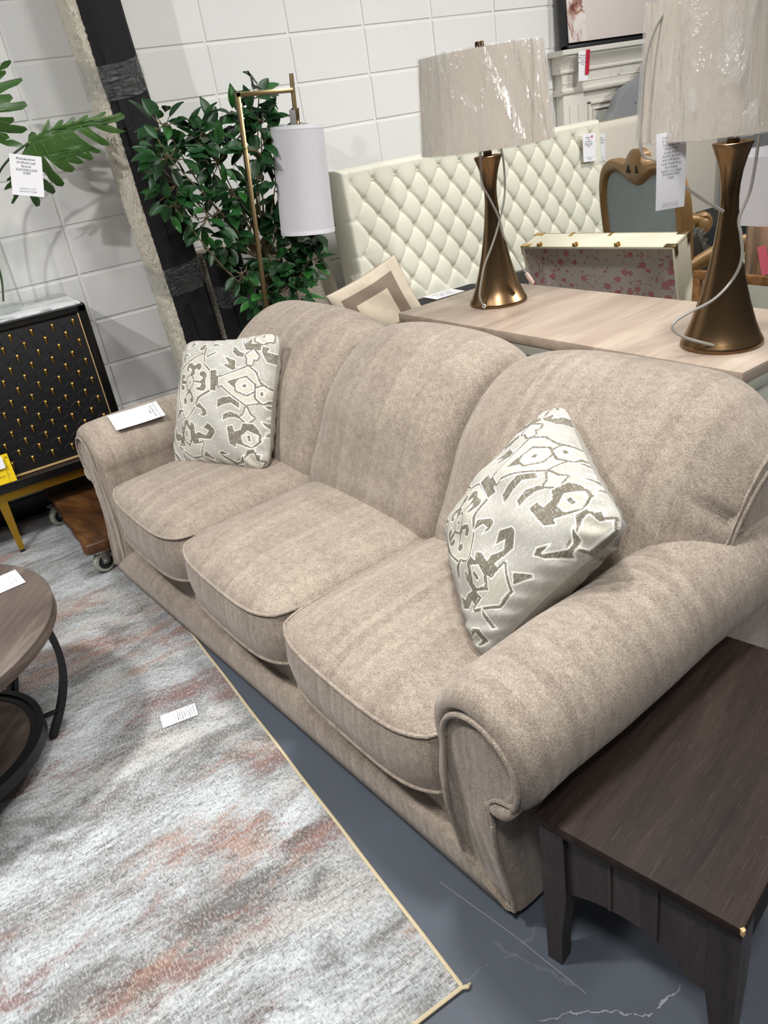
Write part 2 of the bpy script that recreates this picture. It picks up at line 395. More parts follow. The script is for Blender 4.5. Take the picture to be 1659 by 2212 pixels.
MAT = dict(
    fabric=mat_fabric(), wall=mat_wall(), floor=mat_floor(), rug=mat_rug(),
    seam=plain('seam_shadow_cloth', lin(92, 80, 72), .95),
    black=plain('black_plinth', lin(20, 20, 22), .6),
    baseboard=plain('black_vinyl', lin(16, 16, 17), .4),
    binding=plain('cream_rug_binding', lin(206, 190, 158), .9, bumps=.4, scale=300),
    pattern=mat_pattern('kilim_weave'),
    espresso=mat_wood('espresso_oak', lin(30, 23, 20), lin(44, 34, 30), lin(58, 46, 40), (1.6, 13, 13), .55, .14, 170, veins=.06, spec=.14),
    espresso_v=mat_wood('espresso_oak_upright', lin(38, 32, 31), lin(56, 48, 46), lin(74, 64, 60), (26, 26, 2.2), .42, .35, 150),
    roundtop=mat_wood('greyed_walnut_laminate', lin(62, 53, 48), lin(86, 75, 68), lin(118, 106, 97), (2.2, 14, 14), .5, .2, 70, rotz=-.9),
    blackmetal=plain('black_powder_coat', lin(20, 20, 23), .45),
    cabblack=plain('black_lacquer', lin(10, 10, 11), .28),
    suede=plain('black_embossed_panel', lin(15, 14, 17), .55, bumps=.1, scale=200),
    gold=plain('gold_metal', (.72, .44, .11, 1), .30, 1.0, var=.03),
    goldpaint=plain('satin_gold_frame', (.50, .29, .035, 1), .38, .85, var=.05),
    goldtrim=plain('antique_gold_line', (.62, .42, .19, 1), .45, .35),
    marble=mat_marble(),
    burl=mat_wood('live_edge_slab', lin(40, 24, 12), lin(72, 44, 22), lin(112, 76, 40), (3, 9, 9), .42, .2, 60, rotz=1.3),
    steel=plain('zinc_plated_steel', (.62, .63, .60, 1), .35, 1.0), rubber=plain('grey_caster_rubber', lin(150, 152, 140), .6),
    pallet=plain('raw_pine', lin(205, 165, 120), .7),
    shag=mat_shag('cream_shag_pile', lin(246, 238, 220), lin(212, 202, 180)),
    shag2=mat_shag('beige_plush_pile', lin(196, 186, 168), lin(150, 140, 124), 120),
    backing=plain('black_rug_backing', lin(17, 16, 18), .85, bumps=.3, scale=120, var=.2),
    wrap=mat_clear('stretch_wrap', wr=26, stren=.9, rough=.14, haze=.012, base=.16, stretch=(.5, .5, 1.6)),
    film=mat_clear('shade_film', wr=12, stren=.9, rough=.08, haze=.05, stretch=(1.0, 1.0, .22)),
    leaf=None, stem=plain('green_stem', lin(52, 74, 40), .5), bark=plain('tan_branch', lin(128, 112, 84), .8, bumps=.4),
    leaf_big=None,
    brass=mat_brushed('antique_brass', (.35, .255, .135, 1), .32),
    bronze=mat_brushed('golden_bronze', (.30, .185, .095, 1), .24, True),
    linen_w=mat_linen('white_linen', lin(232, 229, 232), lin(214, 211, 215)),
    linen_o=mat_linen('offwhite_linen', lin(226, 218, 206), lin(208, 199, 186), .15),
    linen_p=plain('plain_white_shade', lin(222, 220, 224), .8),
    copper=mat_brushed('rose_copper', (.72, .52, .42, 1), .28),
    tuft=plain('ivory_linen_upholstery', lin(228, 226, 208), .85, bumps=.12, scale=500, var=.03, Sheen_Weight=.15),
    beigehb=plain('cream_boucle', lin(222, 214, 200), .95, bumps=.5, scale=260),
    greyhb=plain('grey_velvet', lin(132, 134, 136), .8, var=.04, Sheen_Weight=.3),
    mantel=mat_distress('distressed_white_paint', lin(222, 218, 208), lin(96, 84, 70), .615),
    canvas=mat_canvas(), frameblk=plain('black_frame', lin(22, 20, 26), .45),
    consoletop=mat_wood('limed_oak_top', lin(138, 122, 108), lin(158, 142, 127), lin(180, 165, 148), (1.3, 9, 9), .5, .08, 90, rotz=PI / 2),
    consolebody=mat_distress('grey_green_whitewash', lin(176, 176, 164), lin(140, 134, 122), .68),
    hinge=plain('black_iron', lin(14, 14, 16), .5, .5),
    trunk=plain('ivory_trunk_paint', lin(226, 220, 196), .45), floral=mat_floral(),
    brasspol=plain('polished_brass', (.78, .52, .16, 1), .2, 1.0),
    darkbrass=plain('aged_brass', (.30, .22, .10, 1), .35, 1.0),
    chairwood=plain('bronze_gilt_wood', lin(140, 108, 66), .40, .30, var=.15, scale=25),
    velvet=plain('dusty_blue_velvet', lin(126, 143, 147), .75, var=.14, scale=18, Sheen_Weight=.5),
    sage=plain('sage_velvet', lin(128, 138, 112), .8), mauve=plain('mauve_taffeta', lin(92, 82, 76), .55, bumps=.4, scale=25),
    lace=plain('grey_lace', lin(170, 162, 156), .9),
    mirrorwood=mat_wood('honey_oak_frame', lin(110, 72, 40), lin(140, 98, 58), lin(168, 124, 80), (3, 40, 40), .4, .1),
    mirror=plain('mirror_glass', (.80, .81, .80, 1), .04, 1.0, var=0),
    paper=plain('white_paper', lin(240, 239, 242), .7, var=.01), ink=plain('black_ink', lin(28, 28, 32), .7),
    inkgrey=plain('grey_ink', lin(140, 140, 148), .7),
    yellow=plain('yellow_card', lin(240, 205, 20), .5, var=.02), red=plain('red_sticker', lin(206, 22, 60), .5), pink=plain('pink_sticker', lin(236, 110, 130), .6),
    cushion_w=plain('natural_linen', lin(222, 208, 184), .9, bumps=.3, scale=14), cushion_b=plain('taupe_suede', lin(134, 116, 100), .85, var=.12, scale=20), cushion_i=plain('cream_canvas', lin(232, 218, 192), .9),
    darkblk=plain('black_fabric', lin(20, 21, 24), .8), greywood=plain('grey_washed_post', lin(160, 154, 142), .6),
    cable=plain('clear_lamp_cord', lin(176, 172, 164), .18, var=.05, Alpha=.72),
    eyelet=plain('white_eyelet', lin(236, 236, 236), .4),
)
def mat_leaf(name, c0, c1, vein, bump_scale=60):
    N = NT(name); v = N.coord(); n = N.noise(v, 9, 3); n2 = N.noise(v, bump_scale, 3)
    at = N.n('VertexColor', {'layer_name': 'tint'}).outputs[0]
    c = N.mix(n, c0, c1); c = N.mix(.75, c, at, 'MULTIPLY') if vein else c
    N.pbr(c, .38, 0, N.bump(n2, .1, .003), Specular_IOR_Level=.45, Subsurface_Weight=0.0); return N.m
MAT['leaf'] = mat_leaf('ficus_leaf_green', lin(28, 66, 34), lin(48, 94, 44), True)
MAT['leaf_big'] = mat_leaf('philodendron_green', lin(46, 82, 34), lin(70, 104, 44), False)

def mat_glass():
    N = NT('vase_glass'); g = N.n('BsdfGlass', None, Color=(.93, .97, .95, 1), Roughness=0.0, IOR=1.45)
    t = N.n('BsdfTransparent', None, Color=N.ramp(N.n('LayerWeight', None, Blend=.3).outputs[1], [(.35, (.985, .99, .987, 1)), (.95, (.70, .76, .73, 1))])); lw = N.n('LayerWeight', None, Blend=.3); lp = N.n('Math', {'operation': 'ADD'}, i0=.03, i1=N.math('MULTIPLY', N.math('POWER', lw.outputs[1], 3), .5))
    gl = N.n('BsdfGlossy', None, Roughness=.02)
    m = N.n('MixShader', None, Fac=lp.outputs[0]); N.set(m.inputs[1], t); N.set(m.inputs[2], gl)
    N.t.links.new(m.outputs[0], N.out.inputs[0]); return N.m
MAT['glass'] = mat_glass()

# ------------------------------------------------------------------ text and paper tags
def text_mesh(lines, mat, parent, name='printed_text', z=.0009):
    """lines: (text, x, y, size[, align]) in the parent's local xy"""
    bm = bmesh.new()
    for ln in lines:
        t, x, y, s = ln[:4]; al = ln[4] if len(ln) > 4 else 'CENTER'
        cu = bpy.data.curves.new('t', 'FONT'); cu.body = t; cu.size = s; cu.align_x = al; cu.align_y = 'CENTER'; cu.resolution_u = 2
        o = bpy.data.objects.new('t', cu); COL.objects.link(o)
        dg = bpy.context.evaluated_depsgraph_get(); me = bpy.data.meshes.new_from_object(o.evaluated_get(dg))
        me.transform(Matrix.Translation((x, y, z))); bm.from_mesh(me)
        bpy.data.objects.remove(o); bpy.data.curves.remove(cu); bpy.data.meshes.remove(me)
    return obj(name, bm, mat, parent, smooth=False, recalc=False, uv=False)

def paper(name, label, TL, TR, BL, lines=(), grey=(), mat='paper', cat='tag', curl=0.0, group=None, off=.001, thick=.0008):
    TL, TR, BL = Vector(TL), Vector(TR), Vector(BL)
    X = (TR - TL); w = X.length; X.normalize(); Y = (TL - BL); Y = Y - X * Y.dot(X); h = Y.length; Y.normalize(); Z = X.cross(Y)
    C0 = (TR + BL) / 2
    M = Matrix((X, Y, Z)).transposed().to_4x4(); M.translation = C0 + Z * off
    bm = bmesh.new()
    n = 12
    def f(s): return lambda u, v: Vector(((u - .5) * w, (v - .5) * h, s + curl * ((2 * v - 1) ** 2)))
    A = grid(bm, 2, n, f(thick)); B = grid(bm, 2, n, f(0))
    for vs_, we in ((0, 1), (-1, 1)):
        for i in range(2): bm.faces.new((A[vs_][i], A[vs_][i + 1], B[vs_][i + 1], B[vs_][i]))
    for j in range(n):
        for i in (0, -1): bm.faces.new((A[j][i], A[j + 1][i], B[j + 1][i], B[j][i]))
    o = obj(name, bm, MAT[mat]); o.matrix_world = M
    tag(o, label, cat, group)
    zt = thick + .0005 + (abs(curl) * .6 if curl else 0)
    if lines: text_mesh([(t, x * w, y * h, s * h, *r) for t, x, y, s, *r in lines], MAT['ink'], o, z=zt)
    if grey: tag(text_mesh([(t, x * w, y * h, s * h, *r) for t, x, y, s, *r in grey], MAT['inkgrey'], o, z=zt), 'pale grey small print')
    return o
# ------------------------------------------------------------------ setting: floor, block wall, baseboard
bm = bmesh.new(); grid(bm, 20, 20, lambda u, v: Vector((-4 + 12 * u, -7 + 7.05 * v, 0)))
tag(obj('floor', bm, MAT['floor'], smooth=False), 'slate grey painted concrete floor with pale cracks', kind='structure')

bm = bmesh.new()
BW, BH, ZT = .4064, .2032, 1.9976
g = .0045; dp = .0055
for k in range(-9, 18):
    for r in range(-8, 11):
        x0, x1 = k * BW, (k + 1) * BW; z1 = ZT - r * BH; z0 = max(z1 - BH, -.01)
        if z1 <= 0: continue
        o_ = [bm.verts.new((x, dp, z)) for x, z in ((x0, z0), (x1, z0), (x1, z1), (x0, z1))]
        m_ = [bm.verts.new((x, dp, z)) for x, z in ((x0 + g, z0 + g), (x1 - g, z0 + g), (x1 - g, z1 - g), (x0 + g, z1 - g))]
        j = [random.uniform(-.0012, .0012) for _ in range(4)]
        i_ = [bm.verts.new((x, jj, z)) for (x, z), jj in zip(((x0 + 2 * g, z0 + 2 * g), (x1 - 2 * g, z0 + 2 * g), (x1 - 2 * g, z1 - 2 * g), (x0 + 2 * g, z1 - 2 * g)), j)]
        for a in range(4):
            b = (a + 1) % 4
            bm.faces.new((o_[a], o_[b], m_[b], m_[a])); bm.faces.new((m_[a], m_[b], i_[b], i_[a]))
        bm.faces.new(i_)
for f in bm.faces:
    f.normal_update()
    if f.normal.y > 0: f.normal_flip()
tag(obj('wall_back', bm, MAT['wall'], smooth=False, recalc=False), 'white painted concrete block wall laid in stacked courses', kind='structure')
bm = bmesh.new(); box(bm, -3.6, 7.2, -.014, .004, 0, .097, .003)
tag(obj('baseboard_back', bm, MAT['baseboard']), 'black vinyl baseboard', kind='structure')

# ------------------------------------------------------------------ big rug
rug = thing('area_rug', 'large distressed grey and rust area rug with cream bound edge', 'rug', (-1.9, -1.6, 0))
bm = bmesh.new(); box(bm, -1.6, 1.612, -1.345, 1.575, 0.001, .007, .002)
obj('rug_pile', bm, MAT['rug'], rug)
bm = bmesh.new()
ex = 1.612; ey = -1.348
P = [(ex, 1.575, .0065)] + [(ex + .0006 * math.sin(i * .9), 1.575 - 2.9 * i / 60, .0068) for i in range(1, 60)] + [(ex, ey + .004, .0068), (ex - .004, ey, .0068)] + [(ex - .004 - 3.2 * i / 60, ey + .0006 * math.sin(i), .0068) for i in range(1, 61)]
tube(bm, P, .0042, 6)
tube(bm, [(ex - .004, ey + .001, .007), (ex + .008, ey - .006, .008), (ex + .016, ey - .002, .006)], [.004, .0045, .002], 6)
obj('bound_edge', bm, MAT['binding'], rug)

# ------------------------------------------------------------------ sofa (local x = depth to the back, y = along the seat to the far arm)
SO = Vector((-.128, -2.918, 0)); SA = math.radians(6.60)
SM = Matrix.Translation(SO) @ Matrix.Rotation(SA, 4, 'Z')
SL = 2.035
sofa = thing('sofa', 'three seat taupe chenille sofa with rolled arms and channelled back', 'sofa', SO, (0, 0, SA))
FAB = MAT['fabric']

def arm_profile():
    P = [(.142, .03), (.142, .12), (.141, .25), (.139, .36)]
    c = (.012, .485); r = .121
    for k in range(0, 41):
        a = math.radians(-18 + (256 + 18) * k / 40)
        P.append((c[0] + r * math.cos(a), c[1] + r * math.sin(a)))
    P += [(-.024, .345), (-.015, .22), (-.006, .12), (.0, .03)]
    return P

def sub_normals(P):
    n = len(P); out = []
    for i in range(n):
        a = Vector(P[i - 1]); b = Vector(P[(i + 1) % n]); t = (b - a).normalized(); out.append(Vector((t.y, -t.x)))
    return out

def build_arm(mir):
    AP = arm_profile(); NR = sub_normals(AP)
    S_ = (lambda s: SL - s) if mir else (lambda s: s)
    def shift(z): return -.014 * smoothstep(.03, .42, z)
    a_root = None
    bm = bmesh.new(); rings = []
    st = [(.026, .034), (.012, .022), (.003, .009), (0.0, 0.0)]  # (inset, depth)
    for ins, dd in [(.044, .006), (.040, .004), (.036, .000), (.030, -.001), (.020, .003), (.010, .012), (.003, .026), (0, .044)]:
        ring = []
        for (s, z), nn in zip(AP, NR):
            roll = smoothstep(.30, .40, z)
            i2 = ins * (0.35 + .65 * roll)
            ring.append(Vector((dd + shift(z), S_(s - nn.x * i2), max(z - nn.y * i2, .028))))
        rings.append(ring)
    for dd in (.12, .25, .40, .55, .70, .84, .88):
        ring = []
        for (s, z), nn in zip(AP, NR):
            wv_ = .004 * math.sin(dd * 13 + z * 9) * smoothstep(.3, .5, z)
            e = .02 if dd > .87 else 0
            ring.append(Vector((dd + shift(z) * (1 - dd), S_(s + nn.x * (wv_ - e)), max(z + nn.y * (wv_ - e), .028))))
        rings.append(ring)
    loft(bm, rings, True, True)
    # run the weave around the arm
    bmesh.ops.recalc_face_normals(bm, faces=bm.faces[:])
    ul = bm.loops.layers.uv.new('UVMap')
    acc = [0]
    for i in range(1, len(AP)): acc.append(acc[-1] + (Vector(AP[i]) - Vector(AP[i - 1])).length)
    bm.verts.ensure_lookup_table(); n = len(AP)
    for f in bm.faces:
        for l in f.loops:
            i = l.vert.index
            if len(f.verts) > 4: l[ul].uv = (l.vert.co.y, l.vert.co.z)
            else: l[ul].uv = (l.vert.co.x, acc[i % n])
    a = obj('arm', bm, FAB, sofa, angle=60, uv='keep')
    # front panel with its own seam and cording
    d0 = lambda z: shift(z) + .000
    bm = bmesh.new()
    poly = [(.048, .532), (.040, .44), (.048, .30), (.056, .18), (.060, .12), (.040, .06), (.012, .035), (.003, .12), (-.006, .22), (-.016, .345), (-.020, .400), (-.032, .420), (-.074, .436), (-.082, .460), (-.078, .50), (-.052, .538), (-.010, .555), (.025, .550)]
    c = Vector((sum(p[0] for p in poly) / len(poly), sum(p[1] for p in poly) / len(poly)))
    rr = []
    for k, (sc_, dep) in enumerate([(1.0, .012), (.985, .001), (.94, -.004), (.8, -.006), (.5, -.007)]):
        rr.append([Vector((d0(z) + dep + (.010 * smoothstep(.40, .5, z)), S_(c.x + (s - c.x) * sc_), c.y + (z - c.y) * sc_)) for s, z in poly])
    R = loft(bm, rr, False, False)
    bm.faces.new(R[-1])
    obj('arm_front_panel', bm, FAB, a, angle=50)
    bm = bmesh.new()
    # cording: inner edge up, over the roll, hook at the bottom of the roll
    pc = [(.128, .075), (.124, .12), (.114, .22), (.104, .34), (.092, .43)]
    for k in range(0, 22):
        q = math.radians(-2 + 266 * k / 21); pc.append((.000 + .0875 * math.cos(q), .476 + .0875 * math.sin(q)))
    pc += [(-.016, .380), (-.019, .345)]
    tube(bm, catmull([(d0(z) - .002, S_(s), z) for s, z in pc], 3), .0052, 8)
    tube(bm, catmull([(d0(z) - .004, S_(s), z) for s, z in [(-.019, .345), (-.016, .3), (-.008, .2), (-.002, .1), (.002, .048)]], 4), .0050, 8)
    obj('cording', bm, FAB, a)
    bm = bmesh.new()
    fl_ = [(-.021, .398), (-.034, .413), (-.072, .428), (-.078, .415), (-.068, .398), (-.048, .388), (-.028, .384), (-.02, .388)]
    cf = Vector((-.048, .406))
    R = loft(bm, [[Vector((d0(z) + dp_, S_(cf.x + (s - cf.x) * k_), cf.y + (z - cf.y) * k_)) for s, z in fl_] for k_, dp_ in ((1, .014), (.98, -.002), (.85, -.010), (.5, -.014))], False, False); bm.faces.new(R[-1])
    obj('roll_flap', bm, FAB, a, angle=60)
    bm = bmesh.new(); tube(bm, catmull([(d0(.43) - .004, S_(s), z) for s, z in [(-.080, .436), (-.055, .429), (-.032, .417), (-.021, .400), (-.019, .38)]], 4), .0042, 8); obj('cording', bm, FAB, a)
    return a
build_arm(False); build_arm(True)

# front rail: lower border and recessed upper band
bm = bmesh.new()
N_ = 40
prof = [(.085, .022), (.004, .022), (-.008, .035), (-.014, .075), (-.012, .112), (-.002, .130), (.018, .136), (.085, .136)]
rings = []
for i in range(N_ + 1):
    t = i / N_
    ring = []
    for d, z in prof:
        k = smoothstep(.022, .136, z)
        s0 = .016 + .112 * k; s1 = SL - s0
        ring.append(Vector((d, s0 + (s1 - s0) * t, z + .0025 * math.sin(t * 23) * (z > .1))))
    rings.append(ring)
loft(bm, rings)
obj('front_rail', bm, FAB, sofa, angle=50)
bm = bmesh.new(); box(bm, .026, .14, .135, SL - .135, .10, .270, .010, 3)
obj('seat_deck_band', bm, FAB, sofa)
bm = bmesh.new(); box(bm, .012, .90, .02, SL - .02, .0, .028, .004)
obj('plinth', bm, MAT['black'], sofa)

# seat cushions
def seat_cushion(s0, s1):
    d0, d1 = -.016, .56; zb, zt = .256, .402
    hs = (s1 - s0) / 2; hd = (d1 - d0) / 2; cs = (s0 + s1) / 2; cd = (d0 + d1) / 2
    def plan(u, v):
        k = .16
        x = u * math.sqrt(max(0, 1 - k * v ** 6)); y = v * math.sqrt(max(0, 1 - k * u ** 6))
        d = cd + y * hd; s = cs + x * hs
        fr = smoothstep(.2, -1, y)
        d -= .012 * fr * (1 - u ** 4)
        return d, s
    n = 30
    bm = bmesh.new()
    def top(u, v):
        u = 2 * u - 1; v = 2 * v - 1; d, s = plan(u, v)
        h = .052 * (1 - abs(u) ** 3.2) ** .75 * (1 - abs(v) ** 4) ** .75
        h -= .012 * smoothstep(.0, -1, v) * (1 - u * u)
        return Vector((d, s, zt + h + .0035 * math.sin(9 * s + 7 * d) * (1 - u * u) * (1 - v * v)))
    T = grid(bm, n, n, top)
    loop = T[0][:] + [T[j][-1] for j in range(1, n + 1)] + T[-1][::-1][1:] + [T[j][0] for j in range(n - 1, 0, -1)]
    prev = loop; bot = None
    ctr = Vector((cd, cs, 0))
    topl = [v.co.copy() for v in loop]
    lower = []
    for t, bul in ((.12, .004), (.3, .010), (.5, .013), (.72, .010), (.9, .004), (1, 0)):
        cur = []
        for v0 in topl:
            w = Vector((v0.x - cd, v0.y - cs, 0)).normalized()
            sag = -.018 * smoothstep(cd, d0, v0.x) * (1 - ((v0.y - cs) / hs) ** 2) * .6
            z = v0.z + (zb + sag - v0.z) * t
            cur.append(bm.verts.new(Vector((v0.x, v0.y, 0)) + w * bul + Vector((0, 0, z))))
        m = len(loop)
        for k in range(m): bm.faces.new((prev[k], prev[(k + 1) % m], cur[(k + 1) % m], cur[k]))
        prev = cur
    bm.faces.new(prev)
    low = [v.co.copy() for v in prev]
    o = obj('seat_cushion', bm, FAB, sofa, angle=70)
    bm = bmesh.new()
    tube(bm, [p + Vector((p.x - cd, p.y - cs, 0)).normalized() * .003 for p in topl], .0043, 8, True)
    tube(bm, [p + Vector((p.x - cd, p.y - cs, 0)).normalized() * .003 for p in low], .0043, 8, True)
    obj('welt', bm, FAB, o)
    return o
for a_, b_ in ((.146, .712), (.718, 1.290), (1.296, 1.889)): seat_cushion(a_, b_)

# back: three channelled cushions in one rolled back
BP = [(.50, .34), (.485, .40), (.50, .45), (.535, .50), (.575, .565), (.615, .635), (.660, .686), (.712, .728), (.770, .757), (.83, .766), (.885, .752), (.925, .715), (.94, .65)]
prof = catmull([(a, b, 0) for a, b in BP], 6)
pn = []
for i, p in enumerate(prof):
    a = prof[max(i - 1, 0)]; b = prof[min(i + 1, len(prof) - 1)]; t = (b - a).normalized(); pn.append(Vector((-t.y, t.x)))
cuts = [-.055, .690, 1.312, 2.090]
def back_piece(ci):
    s0, s1 = cuts[ci], cuts[ci + 1]
    n = 44; m = len(prof) - 1
    bm = bmesh.new(); ul = bm.loops.layers.uv.new('UVMap')
    uvs = {}
    acc = [0]
    for i in range(1, len(prof)): acc.append(acc[-1] + (prof[i] - prof[i - 1]).length)
    rows = []
    for j in range(m + 1):
        row = []
        fade = smoothstep(.10, .35, j / m) * 1.0
        vf = .45 + .55 * smoothstep(.0, .45, j / m); vf *= 1 - .60 * smoothstep(.86, 1.0, j / m)
        for i in range(n + 1):
            t = i / n; t = .5 - .5 * math.cos(PI * t) if True else t
            s = s0 + (s1 - s0) * t
            x = 2 * t - 1
            L = (1 - abs(x) ** 3.0) ** .58 if abs(x) < 1 else 0
            amp = .078; endd = 0.0
            if (ci == 0 and x < 0) or (ci == 2 and x > 0):
                L = (1 - max(0, abs(x) - .25) ** 3.2 / .75 ** 3.2) if abs(x) < 1 else 0
                L = max(0, L) ** .60
                e = smoothstep(.60, 1.0, abs(x))
                # gathered pleats near the outer seam
                pl = 0
                for zc in (.18, .31, .45):
                    pl += math.exp(-((j / m - zc - .02 * (1 - e)) / .016) ** 2)
                endd = -.060 * smoothstep(.35, 1.0, abs(x)) ** 2 - .024 * pl * smoothstep(.72, .97, abs(x))
            off = (amp * L + endd) * vf - (0 if ((ci == 0 and x < 0) or (ci == 2 and x > 0)) else .020 * math.exp(-((1 - abs(x)) / .035) ** 2))
            p = prof[j] + Vector((pn[j].x, pn[j].y, 0)) * off
            # the crown of each cushion arches a little
            arch = .006 * (1 - x * x) * smoothstep(.55, .8, j / m)
            v = bm.verts.new((p.x, s, p.y + arch)); uvs[v] = (s, acc[j]); row.append(v)
        rows.append(row)
    for j in range(m):
        for i in range(n):
            f = bm.faces.new((rows[j][i], rows[j][i + 1], rows[j + 1][i + 1], rows[j + 1][i]))
            for l in f.loops: l[ul].uv = uvs[l.vert]
    o = obj('back_cushion', bm, FAB, sofa, angle=75, uv='keep')
    return rows if False else o
for ci in range(3): back_piece(ci)
# outside back and end panels of the back
bm = bmesh.new()
shell = [(.56, .30), (.515, .42), (.56, .50), (.62, .575), (.655, .615), (.70, .67), (.75, .71), (.80, .735), (.84, .742), (.885, .732), (.922, .70), (.938, .63), (.940, .05), (.60, .05)]
prism(bm, shell, lambda a, b, d: Vector((a, d, b)), -.050, SL + .050)
obj('back_shell', bm, FAB, sofa, angle=40)
for sy in (-.052, SL + .052):
    bm = bmesh.new(); pts = []
    for j in range(4, len(prof) - 4):
        q = prof[j] + Vector((pn[j].x, pn[j].y, 0)) * (-.056 * (.55 + .45 * smoothstep(.0, .25, j / (len(prof) - 1))) * (1 - .75 * smoothstep(.86, 1, j / (len(prof) - 1))))
        pts.append((q.x - .001, sy, q.y))
    tube(bm, pts, .0052, 8)
    obj('back_cording', bm, FAB, sofa)

# the upper sofa is turned a hair against its plinth
def settle(o):
    for v in o.data.vertices: v.co.x += .036 * (v.co.y - 1.0) * smoothstep(.03, .33, v.co.z)
    for c in o.children: settle(c)
for c in sofa.children: settle(c)

